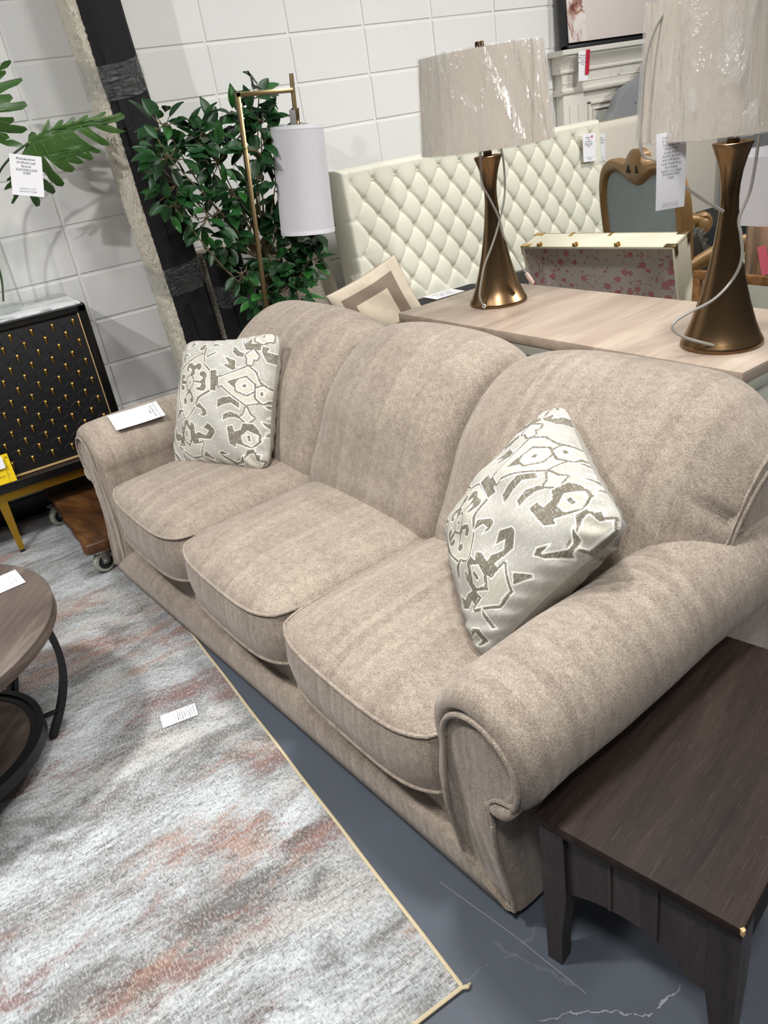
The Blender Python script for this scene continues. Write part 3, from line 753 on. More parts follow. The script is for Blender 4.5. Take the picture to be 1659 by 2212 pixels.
# ------------------------------------------------------------------ kilim pillows
PAT = [
 ('d', [(560,520),(700,470),(740,600),(840,690),(910,690),(910,960),(850,980),(720,1090),(660,1190),(520,1350),(480,1340),(380,1200),(340,1050),(300,880),(345,730),(430,640)]),
 ('l', [(580,540),(680,490),(720,620),(820,720),(825,950),(690,1060),(640,1170),(520,1310),(490,1320),(400,1170),(360,1030),(345,880),(370,740),(450,660)]),
 ('d', [(490,740),(470,690),(490,620),(550,605),(585,640),(640,600),(700,620),(705,680),(660,720),(640,690),(610,700),(630,760),(580,800),(530,790),(560,710),(530,680),(510,690),(525,730)]),
 ('d', [(430,1080),(470,1020),(520,950),(560,950),(600,1000),(640,1060),(620,1130),(570,1140),(550,1080),(590,1060),(555,1010),(510,1020),(470,1060),(500,1090),(490,1155),(440,1140)]),
 ('d', [(370,800),(400,755),(455,770),(440,825),(405,830),(490,850),(490,890),(390,890),(440,910),(440,960),(385,970),(365,900)]),
 ('d', [(620,840),(720,840),(740,800),(690,780),(690,720),(760,710),(800,760),(780,850),(800,930),(770,990),(690,980),(650,930),(720,930),(730,890),(620,870)]),
 ('l', [(485,870),(510,810),(560,790),(605,840),(605,890),(560,950),(515,950)]),
 ('d', [(525,870),(550,840),(572,865),(545,902)]),
 ('d', [(835,700),(920,690),(920,770),(1000,770),(1000,900),(910,910),(910,980),(835,970)]),
 ('d', [(960,780),(1250,610),(1335,700),(1345,800),(1395,860),(1340,1000),(1350,1100),(1240,1160),(960,910)]),
 ('l', [(945,795),(990,790),(1250,650),(1310,720),(1345,860),(1310,1000),(1330,1090),(1240,1130),(990,890),(945,905)]),
 ('d', [(1045,850),(1240,750),(1305,850),(1305,980),(1250,1040),(1150,950)]),
 ('l', [(1145,880),(1170,820),(1230,790),(1300,870),(1300,950),(1240,1000),(1160,960)]),
 ('d', [(1190,890),(1230,860),(1250,890),(1220,930)]),
 ('d', [(950,490),(1060,540),(1110,560),(1120,660),(1190,650),(1090,700),(950,620),(1030,600)]),
 ('d', [(1050,350),(1140,440),(1200,460),(1190,530),(1110,510),(1040,440)]),
 ('d', [(1120,240),(1160,320),(1230,240),(1240,330),(1330,310),(1340,420),(1200,430),(1110,270)]),
 ('l', [(1250,240),(1290,170),(1360,150),(1418,185),(1410,265),(1330,320),(1270,285)]),
 ('d', [(1320,190),(1352,190),(1348,255),(1320,245)]),
 ('l', [(1270,420),(1320,500),(1310,540),(1285,530),(1275,615),(1240,605),(1235,520),(1215,500)]),
 ('d', [(1330,350),(1400,360),(1380,420),(1460,400),(1465,540),(1390,560),(1340,440)]),
 ('d', [(920,1200),(930,1080),(1000,1050),(1100,1040),(1190,1120),(1180,1200),(1100,1130),(1000,1160)]),
 ('d', [(990,1360),(1000,1270),(1080,1230),(1160,1260),(1190,1340),(1120,1310),(1060,1320)]),
 ('l', [(1240,1175),(1262,1260),(1295,1300),(1235,1365),(1180,1300),(1220,1265)]),
 ('d', [(1030,1430),(1090,1400),(1100,1480),(1160,1450),(1190,1370),(1290,1370),(1325,1440),(1335,1620),(1240,1690),(1160,1660),(1100,1640),(1090,1690),(1030,1650)]),
 ('l', [(1160,1540),(1230,1465),(1312,1520),(1308,1600),(1240,1658),(1168,1620)]),
 ('d', [(1215,1510),(1247,1520),(1250,1602),(1215,1600)]),
 ('d', [(1195,1690),(1265,1690),(1265,1750),(1310,1770),(1300,1850),(1200,1850),(1140,1820)]),
 ('l', [(1205,1760),(1255,1750),(1262,1840),(1320,1880),(1300,1930),(1120,1920),(1060,1860),(1150,1830)]),
 ('l', [(1320,920),(1370,880),(1412,930),(1402,1030),(1360,1092),(1320,1030)]),
 ('d', [(1348,940),(1377,950),(1372,1012),(1345,1000)]),
 ('d', [(1360,1130),(1410,1100),(1420,1250),(1370,1300),(1400,1200)]),
 ('d', [(1340,1330),(1400,1380),(1395,1520),(1340,1560),(1370,1450)]),
 ('d', [(640,1180),(720,1130),(805,1230),(805,1290),(750,1312),(680,1280),(740,1270),(735,1220)]),
 ('d', [(360,1200),(430,1210),(460,1250),(400,1250),(350,1320),(315,1335),(325,1270)]),
 ('d', [(430,640),(385,560),(420,490),(485,500),(430,540),(450,610)]),
 ('d', [(475,1340),(535,1340),(550,1420),(580,1360),(620,1420),(620,1520),(660,1500),(740,1540),(790,1490),(710,1450),(800,1385),(890,1470),(885,1520),(800,1605),(650,1590),(650,1660),(560,1670),(500,1600),(430,1670),(340,1640),(340,1590),(280,1600),(230,1530),(260,1400),(290,1500),(340,1500),(390,1540),(390,1410),(430,1360),(440,1430)]),
 ('l', [(440,1530),(500,1420),(552,1490),(542,1590),(500,1632),(440,1590)]),
 ('d', [(475,1480),(507,1480),(507,1572),(475,1562)]),
 ('d', [(295,1640),(430,1640),(560,1640),(720,1640),(610,1830),(460,1820)]),
 ('l', [(330,1655),(430,1675),(420,1600),(500,1695),(560,1620),(570,1665),(690,1650),(600,1800),(480,1800)]),
 ('d', [(160,1735),(220,1715),(272,1780),(240,1855),(165,1840),(145,1800),(210,1810),(222,1770)]),
 ('d', [(860,1760),(910,1735),(990,1780),(910,1790),(1040,1870),(1080,1850),(1150,1760),(1130,1870),(1020,1915),(900,1830)]),
 ('d', [(590,410),(650,340),(705,350),(690,420),(620,440)]), ('d', [(740,510),(860,440),(880,460),(770,540)]),
 ('d', [(760,400),(790,320),(880,330),(860,360),(800,370)]), ('d', [(430,380),(500,330),(525,360),(450,420)]), ('d', [(310,500),(350,430),(335,560),(300,610)]),
 ('d', [(285,700),(330,620),(320,720),(290,780)]), ('d', [(265,1090),(290,1040),(300,1130),(275,1160)]),
 ('d', [(680,370),(720,380),(730,520),(760,600),(735,610),(690,470)]),
 ('d', [(320,1850),(350,1740),(385,1700),(370,1800),(345,1860)]), ('d', [(640,1800),(700,1740),(780,1840),(760,1860)]),
]
def uv_of(P):
    TL, TR, BR, BL = [np.array(p, float) for p in ((285, 315), (1450, 150), (1335, 1945), (90, 1875))]
    out = []
    for p in P:
        p = np.array(p, float); u, v = .5, .5
        for _ in range(20):
            q = (1 - u) * (1 - v) * TL + u * (1 - v) * TR + u * v * BR + (1 - u) * v * BL
            du = (1 - v) * (TR - TL) + v * (BR - BL); dv = (1 - u) * (BL - TL) + u * (BR - TR)
            du_, dv_ = np.linalg.solve(np.stack([du, dv], 1), p - q); u += du_; v += dv_
        out.append((u, v))
    return np.array(out)
def kilim(n):
    uu, vv = np.meshgrid(np.linspace(0, 1, n + 1), np.linspace(0, 1, n + 1)); 
    col = np.zeros((n + 1, n + 1, 3)); cg = lin(170, 167, 159)[:3]; cd_ = lin(110, 104, 91)[:3]; cl = lin(184, 179, 166)[:3]; cw = lin(220, 218, 210)[:3]
    col[:] = cg
    W = .0034
    for k, P in PAT:
        q = uv_of(P)
        lo = q.min(0) - .02; hi = q.max(0) + .02
        mk = (uu > lo[0]) & (uu < hi[0]) & (vv > lo[1]) & (vv < hi[1])
        X, Y = uu[mk], vv[mk]; ins = np.zeros(X.shape, bool); dm = np.full(X.shape, 9.)
        for a, b in zip(q, np.roll(q, -1, 0)):
            cr = ((a[1] > Y) != (b[1] > Y)) & (X < (b[0] - a[0]) * (Y - a[1]) / (b[1] - a[1] + 1e-12) + a[0]); ins ^= cr
            d = b - a; t = np.clip(((X - a[0]) * d[0] + (Y - a[1]) * d[1]) / (d @ d + 1e-12), 0, 1)
            dm = np.minimum(dm, np.hypot(X - a[0] - t * d[0], Y - a[1] - t * d[1]))
        c = col[mk]
        f = cd_ if k == 'd' else cl
        if k == 'l': c[(~ins) & (dm < .015)] = cd_
        c[ins] = f; c[dm < W] = cw
        col[mk] = c
    return col
def build_pillow(name, label, size, thick, n, matrix):
    col = kilim(n)
    bm = bmesh.new(); cl_ = bm.verts.layers.float_color.new('weave')
    rnd = random.Random(3)
    def shape(u, v, side):
        x = 2 * u - 1; y = 1 - 2 * v
        px = x * (1 - .075 * (1 - y * y)) * math.sqrt(1 - .15 * y ** 10); py = y * (1 - .075 * (1 - x * x)) * math.sqrt(1 - .15 * x ** 10)
        e = (1 - x * x) * (1 - y * y)
        h = thick * (max(e, 0) ** .42)
        h += .006 * math.sin(9 * x + 3 * y) * e ** .5 * math.sin(5 * y - 2)
        h += .004 * math.sin(26 * (x + y)) * smoothstep(.25, .0, e) * smoothstep(0, .04, e)
        return Vector((px * size / 2, py * size / 2, side * h))
    A = grid(bm, n, n, lambda u, v: shape(u, v, 1))
    m = 40
    B = grid(bm, m, m, lambda u, v: shape(u, v, -1))
    for j in range(n + 1):
        for i in range(n + 1): A[j][i][cl_] = (*col[j, i], 1)
    g_ = lin(176, 174, 168)
    for j in range(m + 1):
        for i in range(m + 1): B[j][i][cl_] = (*col[int(j / m * n), int((1 - i / m) * n)], 1)
    for f in bm.faces: f.normal_update()
    o = obj(name, bm, MAT['pattern'], angle=180, uv=False, recalc=False)
    # faces of the front look along +z, of the back along -z
    bm2 = bmesh.new(); bm2.from_mesh(o.data)
    for f in bm2.faces:
        zc = f.calc_center_median().z
        f.normal_update()
        if f.normal.z * zc < 0: f.normal_flip()
    bm2.to_mesh(o.data); bm2.free()
    o.matrix_world = matrix
    return tag(o, label, 'pillow', 'patterned throw pillows on the sofa')
def pose(R, c, s=1.0):
    M = Matrix(R).to_4x4(); M.translation = Vector(c); return SM @ M @ Matrix.Scale(s, 4)
pl = build_pillow('throw_pillow', 'grey kilim throw pillow standing upright in the far corner of the sofa', .470, .095, 300,
    pose([[0.3159, 0.4661, -0.8264], [-0.9448, 0.2344, -0.229], [0.087, 0.8531, 0.5144]], (.4417, 1.6852, .6181)))
pr = pl.copy(); COL.objects.link(pr)
pr.matrix_world = pose([[0.4341, 0.5665, -0.7004], [-0.5191, 0.7928, 0.3195], [0.7363, 0.2248, 0.6382]], (.377, .2696, .6267), .90) @ Matrix.Diagonal((1, 1, 1.25, 1))
tag(pr, 'grey kilim throw pillow tipped on its corner against the near sofa arm', 'pillow', 'patterned throw pillows on the sofa')

# ------------------------------------------------------------------ dark side table beside the near arm
TA = math.atan2(.252, .968)
st = thing('side_table', 'dark espresso oak side table tucked under the near sofa arm', 'table', (-.135, -2.997, 0), (0, 0, TA))
# local x = into depth, y negative = towards the camera's right
Wt, Lt, Ht = .333, .60, .39
bm = bmesh.new(); box(bm, 0, Lt, -Wt, 0, Ht - .022, Ht, .003, 2)
obj('tabletop', bm, MAT['espresso'], st)
bm = bmesh.new()
prism(bm, [(-.0015, .0), (.004, -.0015), (.007, .002), (.002, .006)], lambda a, b, d: Vector((a - .0012, -Wt + b - .001, d)), Ht - .010, Ht + .0006)
obj('chipped_corner', bm, MAT['pallet'], st)
def leg(x, y, ax, ay):
    bm = bmesh.new()
    w = .045
    T = [(0, 0), (w, 0), (w, w), (0, w)]
    def ring(z, k): return [Vector((x + (a if ax > 0 else -a) * 1 - 0, y + (b if ay > 0 else -b), z)) for a, b in [(max(min(a, w - k * .0) - 0, 0) if a == 0 else a - k, 0 if b == 0 else b - k) for a, b in T]]
    loft(bm, [ring(0, .016), ring(.10, .012), ring(.20, 0), ring(Ht - .022, 0)])
    return obj('leg', bm, MAT['espresso_v'], st)
leg(.011, -.003, 1, -1); leg(.011, -Wt + .003, 1, 1); leg(Lt - .015, -.003, -1, -1); leg(Lt - .015, -Wt + .003, -1, 1)
bm = bmesh.new()
# front apron with two grooves and an arched lower edge
A0, A1 = -.048, -Wt + .048
n = 24
ABZ = lambda t: .204 + .028 * math.sin(PI * min(1, t * 1.15)) ** .8 * (t < .87) - .030 * smoothstep(.55, 1, t)
poly = [(A0, Ht - .022)] + [(A0 + (A1 - A0) * i / n, ABZ(i / n)) for i in range(n + 1)] + [(A1, Ht - .022)]
prism(bm, poly, lambda a, b, d: Vector((d, a, b)), .020, .038)
for q in (.33, .66):
    yy = A0 + (A1 - A0) * q; box(bm, .0165, .022, yy - .0025, yy + .0025, ABZ(q) + .002, Ht - .022)
obj('apron', bm, MAT['espresso_v'], st, angle=30)
for yy in (-.020, -Wt + .020):
    bm = bmesh.new(); box(bm, .056, Lt - .06, yy - .009, yy + .009, .26, Ht - .022, .002)
    obj('side_rail', bm, MAT['espresso'], st)

# ------------------------------------------------------------------ round coffee table on the left
rt = thing('round_coffee_table', 'round greyed wood coffee table with black curved legs and lower shelf', 'table', (-1.04, -1.683, 0.007))
bm = bmesh.new(); lathe(bm, [(.398, .405), (.405, .409), (.405, .440), (.402, .443)], 96)
obj('tabletop', bm, MAT['roundtop'], rt)
bm = bmesh.new(); lathe(bm, [(.238, .105), (.244, .106), (.244, .118), (.238, .119)], 80)
obj('shelf', bm, MAT['roundtop'], rt, loc=(.008, 0, -.034))
bm = bmesh.new(); rings = []
for r, z in ((.222, .094), (.258, .094), (.258, .128), (.241, .128), (.241, .121), (.222, .121), (.222, .094)):
    rings.append([Vector((r * math.cos(2 * PI * k / 80) + .008, r * math.sin(2 * PI * k / 80), z - .034)) for k in range(80)])
loft(bm, rings, False, False)
obj('shelf_ring', bm, MAT['blackmetal'], rt)
for ang in (-.02, .80, 1.9, 2.9, 3.9, 4.95):
    bm = bmesh.new(); pts = []
    for i in range(25):
        t = i / 24; z = .405 * (1 - t)
        r = .350 + .030 * math.sin(PI * min(1, t * 1.02)) - .080 * t ** 2.2
        pts.append((r - .006, z))
    rr = []
    for i, (r, z) in enumerate(pts):
        a = pts[max(i - 1, 0)]; b = pts[min(i + 1, 24)]; t = Vector((b[0] - a[0], b[1] - a[1])).normalized(); n_ = Vector((-t.y, t.x))
        def pt(o, w): 
            q = r + n_.x * o; zz = z + n_.y * o
            return Vector((q * math.cos(ang) - w * math.sin(ang), q * math.sin(ang) + w * math.cos(ang), max(zz, 0)))
        rr.append([pt(-.009, -.014), pt(-.009, .014), pt(.009, .014), pt(.009, -.014)])
    loft(bm, rr)
    # stub joining the leg to the shelf ring
    ri, zi = min(pts, key=lambda p: abs(p[1] - .075))
    c0 = Vector((.008 + .252 * math.cos(ang), .252 * math.sin(ang), .075)); c1 = Vector((ri * math.cos(ang), ri * math.sin(ang), .075))
    tube(bm, [c0, c1], .008, 6)
    obj('leg', bm, MAT['blackmetal'], rt)
# ------------------------------------------------------------------ black cabinet with gold studs
CX, CY = -.0875, -.384
cab = thing('sideboard_cabinet', 'black sideboard with gold studded scalloped doors and a marble top', 'cabinet', (CX, CY, 0))
bm = bmesh.new()
Wc, Dc, z0, z1 = 1.60, .368, .287, .930
box(bm, -Wc, 0, 0.012, Dc, z0, z1 - .004, .003)
# moulded front frame, stepping in towards the door
for a, b, c, d in ((-Wc, 0, z1 - .036, z1 - .004), (-.036, 0, z0, z1 - .004), (-Wc, -Wc + .036, z0, z1 - .004)):
    box(bm, a, b, -.004, .014, c, d, .006, 3)
box(bm, -Wc, 0, -.034, .014, z0, z0 + .039, .004, 3)
obj('body', bm, MAT['cabblack'], cab)
bm = bmesh.new(); box(bm, -Wc + .012, -.012, .010, Dc - .006, z1 - .010, z1 + .004, .002)
obj('marble_top', bm, MAT['marble'], cab)
DW = .755; DX1 = -.030; DZ0, DZ1 = z0 + .041, z1 - .024
def door(x1):
    bm = bmesh.new(); x0 = x1 - DW
    box(bm, x0, x1, .003, .014, DZ0, DZ1, .001)
    # fish scale relief
    R = .0405
    for r in range(0, 18):
        for c in range(0, 12):
            cx = x1 - .034 - .0805 * c - (.04025 if r % 2 else 0); cz = .871 - .0403 * r - .028
            if cx - R < x0 + .01 or cz < DZ0 + .012: continue
            pts = []
            for k in range(0, 13):
                a = PI * k / 12; px = cx + .0402 * math.cos(a); pz = cz + .036 * math.sin(a)
                if px < x1 - .012 and pz < DZ1 - .012: pts.append((px, .0026, pz))
            if len(pts) > 3: tube(bm, pts, .0010, 4)
    d = obj('door', bm, MAT['suede'], cab)
    bm = bmesh.new()
    w = .0085
    for a, b, c, e in ((x0, x1, DZ1 - w, DZ1), (x0, x1, DZ0, DZ0 + w), (x1 - w, x1, DZ0, DZ1), (x0, x0 + w, DZ0, DZ1)):
        box(bm, a, b, -.0015, .006, c, e, .0012)
    tag(obj('gold_trim', bm, MAT['goldtrim'], d), 'thin gold line framing the door')
    return d
d1 = door(DX1); d2 = door(DX1 - DW - .010)
bm = bmesh.new()
# rounded head with a tapering tail
prof = [(0, .008), (.004, .0075), (.0075, .004), (.0085, 0)]
rings = []
def studring(w, z, dep): return [Vector((w * math.cos(a), -dep * max(0, math.sin(a)) , z)) for a in [PI * k / 8 for k in range(9)]]
loft(bm, [studring(.0012, .0088, .002), studring(.0055, .0072, .006), studring(.0074, .003, .009), studring(.0070, -.001, .009), studring(.0050, -.010, .006), studring(.0026, -.019, .004), studring(.0006, -.026, .0015)])
stud0 = obj('stud', bm, MAT['gold'], d1, uv=False)
first = True
for r in range(0, 14):
    for c in range(0, 6):
        x = DX1 - .034 - .0805 * c - (.04025 if r % 2 else 0); z = .871 - .0403 * r
        if z < DZ0 + .03 or x < DX1 - .47: continue
        s = stud0 if first else stud0.copy()
        if not first: COL.objects.link(s); s.parent = d1
        s.location = (x, .003, z); first = False
bm = bmesh.new()
zb0, zb1 = .243, .283
for y in (-.002, Dc - .034):
    box(bm, -Wc + .01, -.01, y, y + .030, zb0, zb1, .002)
for x in (-Wc + .01, -.04): box(bm, x, x + .03, .0, Dc - .01, zb0, zb1, .002)
obj('stand_rail', bm, MAT['goldpaint'], cab)
for x in (-.555, -1.08):
    for y in (-.002, Dc - .034):
        bm = bmesh.new(); T = .019
        loft(bm, [[Vector((x + a * k, y + .015 + b * k * .8, z)) for a, b in ((-1, -1), (1, -1), (1, 1), (-1, 1))] for z, k in ((.018, .011), (zb1 - .01, T))])
        l = obj('leg', bm, MAT['goldpaint'], cab)
        bm = bmesh.new(); box(bm, x - .010, x + .010, y + .006, y + .024, 0.007, .020, .001)
        obj('foot_glide', bm, MAT['black'], l)
# yellow cards propped on the lower frame
paper('price_card', 'yellow price card propped on the ledge of the black cabinet', (-.662, -.402, .443), (-.560, -.402, .442), (-.662, -.414, .3275),
      [('M', .40, .36, .13), ('+', .30, .05, .16)], [('STORAGE', .12, -.22, .09), ('sale', .10, -.36, .08)], mat='yellow', off=.001)
paper('price_card', 'smaller yellow card in front of the yellow price card on the cabinet', (-.680, -.4045, .424), (-.587, -.4045, .424), (-.680, -.4155, .328),
      [('CONNALEY', .10, -.2, .12), ('32"', .0, -.36, .12)], mat='yellow', off=.004)
paper('price_sticker', 'white printed sticker on the small yellow card by the cabinet', (-.690, -.4105, .440), (-.583, -.4105, .440), (-.690, -.415, .392),
      [('128.00', .1, .2, .3)], [('item 4471', .1, -.2, .24)], off=.008)

# glass vase with philodendron branches on the cabinet
vx, vy, vz = -.368, -.20, z1 + .005
vase = thing('glass_vase', 'tall clear glass cylinder vase standing on the marble cabinet top', 'vase', (vx, vy, vz))
bm = bmesh.new(); lathe(bm, [(.070, .0), (.080, .006), (.082, .02), (.082, .40), (.0795, .40), (.0795, .03), (.070, .022), (0.001, .020)], 48, cap0=True, cap1=True)
obj('cylinder', bm, MAT['glass'], vase)
bm = bmesh.new(); lathe(bm, [(.0775, .0235), (.0785, .028), (.0785, .07), (.078, .0705)], 40)
LEAF1 = [(-0.093, 1.51), (-0.082, 1.536), (-0.067, 1.546), (-0.057, 1.541), (-0.054, 1.531), (-0.035, 1.538), (-0.02, 1.556), (-0.002, 1.573), (0.008, 1.58), (0.005, 1.564), (-0.007, 1.542), (0.01, 1.548), (0.038, 1.568), (0.053, 1.572), (0.056, 1.566), (0.046, 1.552), (0.066, 1.56), (0.084, 1.574), (0.095, 1.574), (0.094, 1.561), (0.084, 1.553), (0.107, 1.563), (0.133, 1.574), (0.146, 1.574), (0.138, 1.561), (0.166, 1.566), (0.201, 1.576), (0.218, 1.575), (0.202, 1.563), (0.184, 1.557), (0.228, 1.56), (0.261, 1.566), (0.273, 1.554), (0.27, 1.543), (0.239, 1.536), (0.202, 1.534), (0.221, 1.523), (0.244, 1.507), (0.263, 1.501), (0.245, 1.496), (0.214, 1.5), (0.181, 1.514), (0.149, 1.533), (0.131, 1.535), (0.133, 1.527), (0.155, 1.504), (0.181, 1.484), (0.195, 1.465), (0.187, 1.459), (0.162, 1.466), (0.132, 1.488), (0.107, 1.51), (0.087, 1.529), (0.078, 1.525), (0.091, 1.501), (0.118, 1.472), (0.148, 1.453), (0.154, 1.441), (0.135, 1.441), (0.107, 1.452), (0.117, 1.435), (0.119, 1.425), (0.108, 1.42), (0.086, 1.431), (0.06, 1.447), (0.08, 1.424), (0.084, 1.415), (0.063, 1.415), (0.027, 1.428), (0.044, 1.411), (0.049, 1.4), (0.035, 1.391), (0.012, 1.397), (-0.01, 1.412), (-0.035, 1.44), (-0.054, 1.464), (-0.045, 1.439), (-0.033, 1.408), (-0.009, 1.375), (-0.001, 1.356), (-0.011, 1.347), (-0.033, 1.354), (-0.052, 1.377), (-0.066, 1.407), (-0.077, 1.414), (-0.083, 1.397), (-0.065, 1.38), (-0.043, 1.351), (-0.04, 1.333), (-0.052, 1.326), (-0.07, 1.338), (-0.095, 1.362), (-0.107, 1.345), (-0.1, 1.31), (-0.105, 1.293), (-0.119, 1.291), (-0.131, 1.315), (-0.135, 1.333), (-0.155, 1.37), (-0.179, 1.339), (-0.203, 1.317), (-0.21, 1.322), (-0.195, 1.342), (-0.196, 1.373), (-0.221, 1.369), (-0.219, 1.376), (-0.208, 1.387), (-0.188, 1.398), (-0.206, 1.399), (-0.202, 1.406), (-0.183, 1.415), (-0.139, 1.465)]
RIB1 = [(-0.093, 1.51), (0.035, 1.545), (0.136, 1.555), (0.263, 1.554)]
VEIN1 = [[(-0.058, 1.527), (0.008, 1.578)], [(-0.002, 1.539), (0.052, 1.569)], [(0.045, 1.549), (0.093, 1.572)], [(0.09, 1.553), (0.145, 1.572)], [(0.145, 1.557), (0.214, 1.574)], [(0.151, 1.545), (0.261, 1.5)], [(0.096, 1.544), (0.188, 1.462)], [(0.059, 1.537), (0.152, 1.442)], [(0.021, 1.53), (0.116, 1.425)], [(-0.012, 1.523), (0.045, 1.4)], [(-0.049, 1.516), (-0.007, 1.352)], [(-0.078, 1.504), (-0.046, 1.33)], [(-0.093, 1.498), (-0.109, 1.295)]]
LEAF2 = [(-0.21, 1.629), (-0.142, 1.717), (-0.102, 1.763), (-0.091, 1.771), (-0.068, 1.773), (-0.067, 1.765), (-0.081, 1.753), (-0.108, 1.746), (-0.092, 1.745), (-0.092, 1.736), (-0.117, 1.72), (-0.136, 1.713), (-0.121, 1.711), (-0.083, 1.715), (-0.048, 1.717), (-0.046, 1.708), (-0.07, 1.695), (-0.105, 1.687), (-0.132, 1.677), (-0.145, 1.675), (-0.134, 1.674), (-0.105, 1.671), (-0.1, 1.657), (-0.116, 1.645), (-0.145, 1.643), (-0.112, 1.643), (-0.068, 1.642), (-0.064, 1.626), (-0.085, 1.616), (-0.13, 1.616), (-0.166, 1.619), (-0.159, 1.604), (-0.12, 1.598), (-0.119, 1.587), (-0.138, 1.576), (-0.124, 1.575), (-0.091, 1.564), (-0.083, 1.553), (-0.104, 1.544), (-0.145, 1.551), (-0.182, 1.562), (-0.153, 1.551), (-0.147, 1.536), (-0.164, 1.531), (-0.14, 1.53), (-0.116, 1.514), (-0.114, 1.505), (-0.133, 1.503), (-0.163, 1.511), (-0.196, 1.533), (-0.225, 1.578), (-.26, 1.55), (-.31, 1.56), (-.26, 1.60), (-.33, 1.62), (-.26, 1.65), (-.31, 1.70), (-.23, 1.69), (-.26, 1.75), (-.19, 1.73)]
bm.free()
def big_leaf(name, label, poly, rib, veins, yf, stem):
    root = thing(name, label, 'plant branch', tuple(stem[0]), group='philodendron branches in the vase')
    inv = -Vector(stem[0])
    bm = bmesh.new()
    vs = [bm.verts.new((a, 0, b)) for a, b in poly]
    for tri in tessellate_polygon([[Vector((a, b, 0)) for a, b in poly]]):
        try: bm.faces.new([vs[i] for i in tri])
        except ValueError: pass
    for _ in range(2):
        bmesh.ops.subdivide_edges(bm, edges=[e for e in bm.edges if e.calc_length() > .018], cuts=1, use_grid_fill=False)
        bmesh.ops.triangulate(bm, faces=bm.faces[:])
    for v in bm.verts: v.co.y = yf(v.co.x, v.co.z)
    bmesh.ops.recalc_face_normals(bm, faces=bm.faces[:])
    for f in bm.faces:
        if f.normal.y > 0: f.normal_flip()
    ext = bmesh.ops.extrude_face_region(bm, geom=bm.faces[:])
    for e in ext['geom']:
        if isinstance(e, bmesh.types.BMVert): e.co.y += .0012
    bmesh.ops.translate(bm, verts=bm.verts[:], vec=inv)
    lf = obj('leaf_blade', bm, MAT['leaf_big'], root, angle=60)
    bm = bmesh.new()
    def P(a, b, o=.0006): return Vector((a, yf(a, b) - o, b)) + inv
    R = catmull([P(a, b) for a, b in rib], 8); tube(bm, R, [.0028 - .002 * i / len(R) for i in range(len(R))], 6)
    for a, b in veins:
        L = [P(a[0] + (b[0] - a[0]) * t, a[1] + (b[1] - a[1]) * t, .0002) for t in (0, .2, .4, .6, .8, .96)]; tube(bm, L, [.0012, .0011, .001, .0009, .0007, .0004], 5)
    obj('leaf_veins', bm, MAT['leafvein'], lf)
    bm = bmesh.new(); S = catmull([Vector(q) + inv for q in stem], 6); tube(bm, S, .0042, 8)
    obj('stem', bm, MAT['stem'], root)
    return root
MAT['leafvein'] = plain('pale_leaf_vein', lin(112, 148, 74), .45)
big_leaf('philodendron_branch', 'split philodendron leaf with a white tag hanging on it', LEAF1, RIB1, VEIN1,
         lambda x, z: -.30 - .045 * smoothstep(-.1, .27, x) ** 1 + .030 * ((z - 1.51) / .12) ** 2 + .008 * math.sin(40 * x) - .02, [(-.352, -.19, .975), (-.330, -.195, 1.06), (-.31, -.215, 1.22), (-.24, -.27, 1.40), (-.165, -.315, 1.475), (-.093, -.318, 1.51)])
big_leaf('philodendron_branch', 'split philodendron leaf higher up and cut by the left picture edge', LEAF2, [(-.245, 1.575), (-.22, 1.65), (-.17, 1.72), (-.10, 1.76)],
         [[(-.235, 1.60), (-.115, 1.507)], [(-.23, 1.625), (-.088, 1.556)], [(-.222, 1.645), (-.07, 1.62)], [(-.215, 1.66), (-.07, 1.635)], [(-.195, 1.69), (-.05, 1.712)], [(-.17, 1.715), (-.07, 1.768)]],
         lambda x, z: -.31 - .05 * smoothstep(-.22, -.05, x) + .02 * math.sin(30 * z), [(-.372, -.20, .975), (-.37, -.205, 1.20), (-.345, -.24, 1.42), (-.29, -.30, 1.53), (-.245, -.315, 1.575)])
paper('price_tag', 'white tag clipped to the philodendron leaf', (-.173, -.342, 1.487), (-.066, -.342, 1.459), (-.209, -.346, 1.352),
      [('Philodendron', 0, .40, .085), ('Artificial Leaf', 0, .31, .085), ('Branch', 0, .22, .085), ('SHOWROOM', 0, .13, .085), ('ITEM', 0, .05, .085)],
      [('PLEASE DO NOT', 0, -.33, .055), ('REMOVE STICKER', 0, -.40, .055)], off=.004)

# ------------------------------------------------------------------ live edge slab on casters
dolly = thing('slab_bench', 'brown live edge wooden slab bench on caster wheels', 'bench', (-.29, -.62, 0.007))
bm = bmesh.new()
pl_ = [(-.175, .53), (-.172, .40), (-.166, .28), (-.170, .15), (-.166, .02), (-.162, -.10), (-.165, -.20), (-.156, -.245), (-.10, -.252), (0, -.248), (.12, -.245), (.145, -.15), (.14, 0), (.15, .2), (.15, .53)]
C3 = catmull([(a, b, 0) for a, b in pl_], 3)
def ring(z, k): return [Vector((q.x * k + .003 * math.sin(q.y * 37 + z * 60), q.y * k, z)) for q in C3]
loft(bm, [ring(.100, .985), ring(.104, .995), ring(.118, 1.003), ring(.134, .997), ring(.141, .985), ring(.143, .975)])
obj('slab', bm, MAT['burl'], dolly, angle=50)
for a, b in ((-.235, -.15), (.30, .39)):
    bm = bmesh.new(); box(bm, -.10, .13, a, b, .088, .102, .002)
    obj('base_plank', bm, MAT['pallet'], dolly)
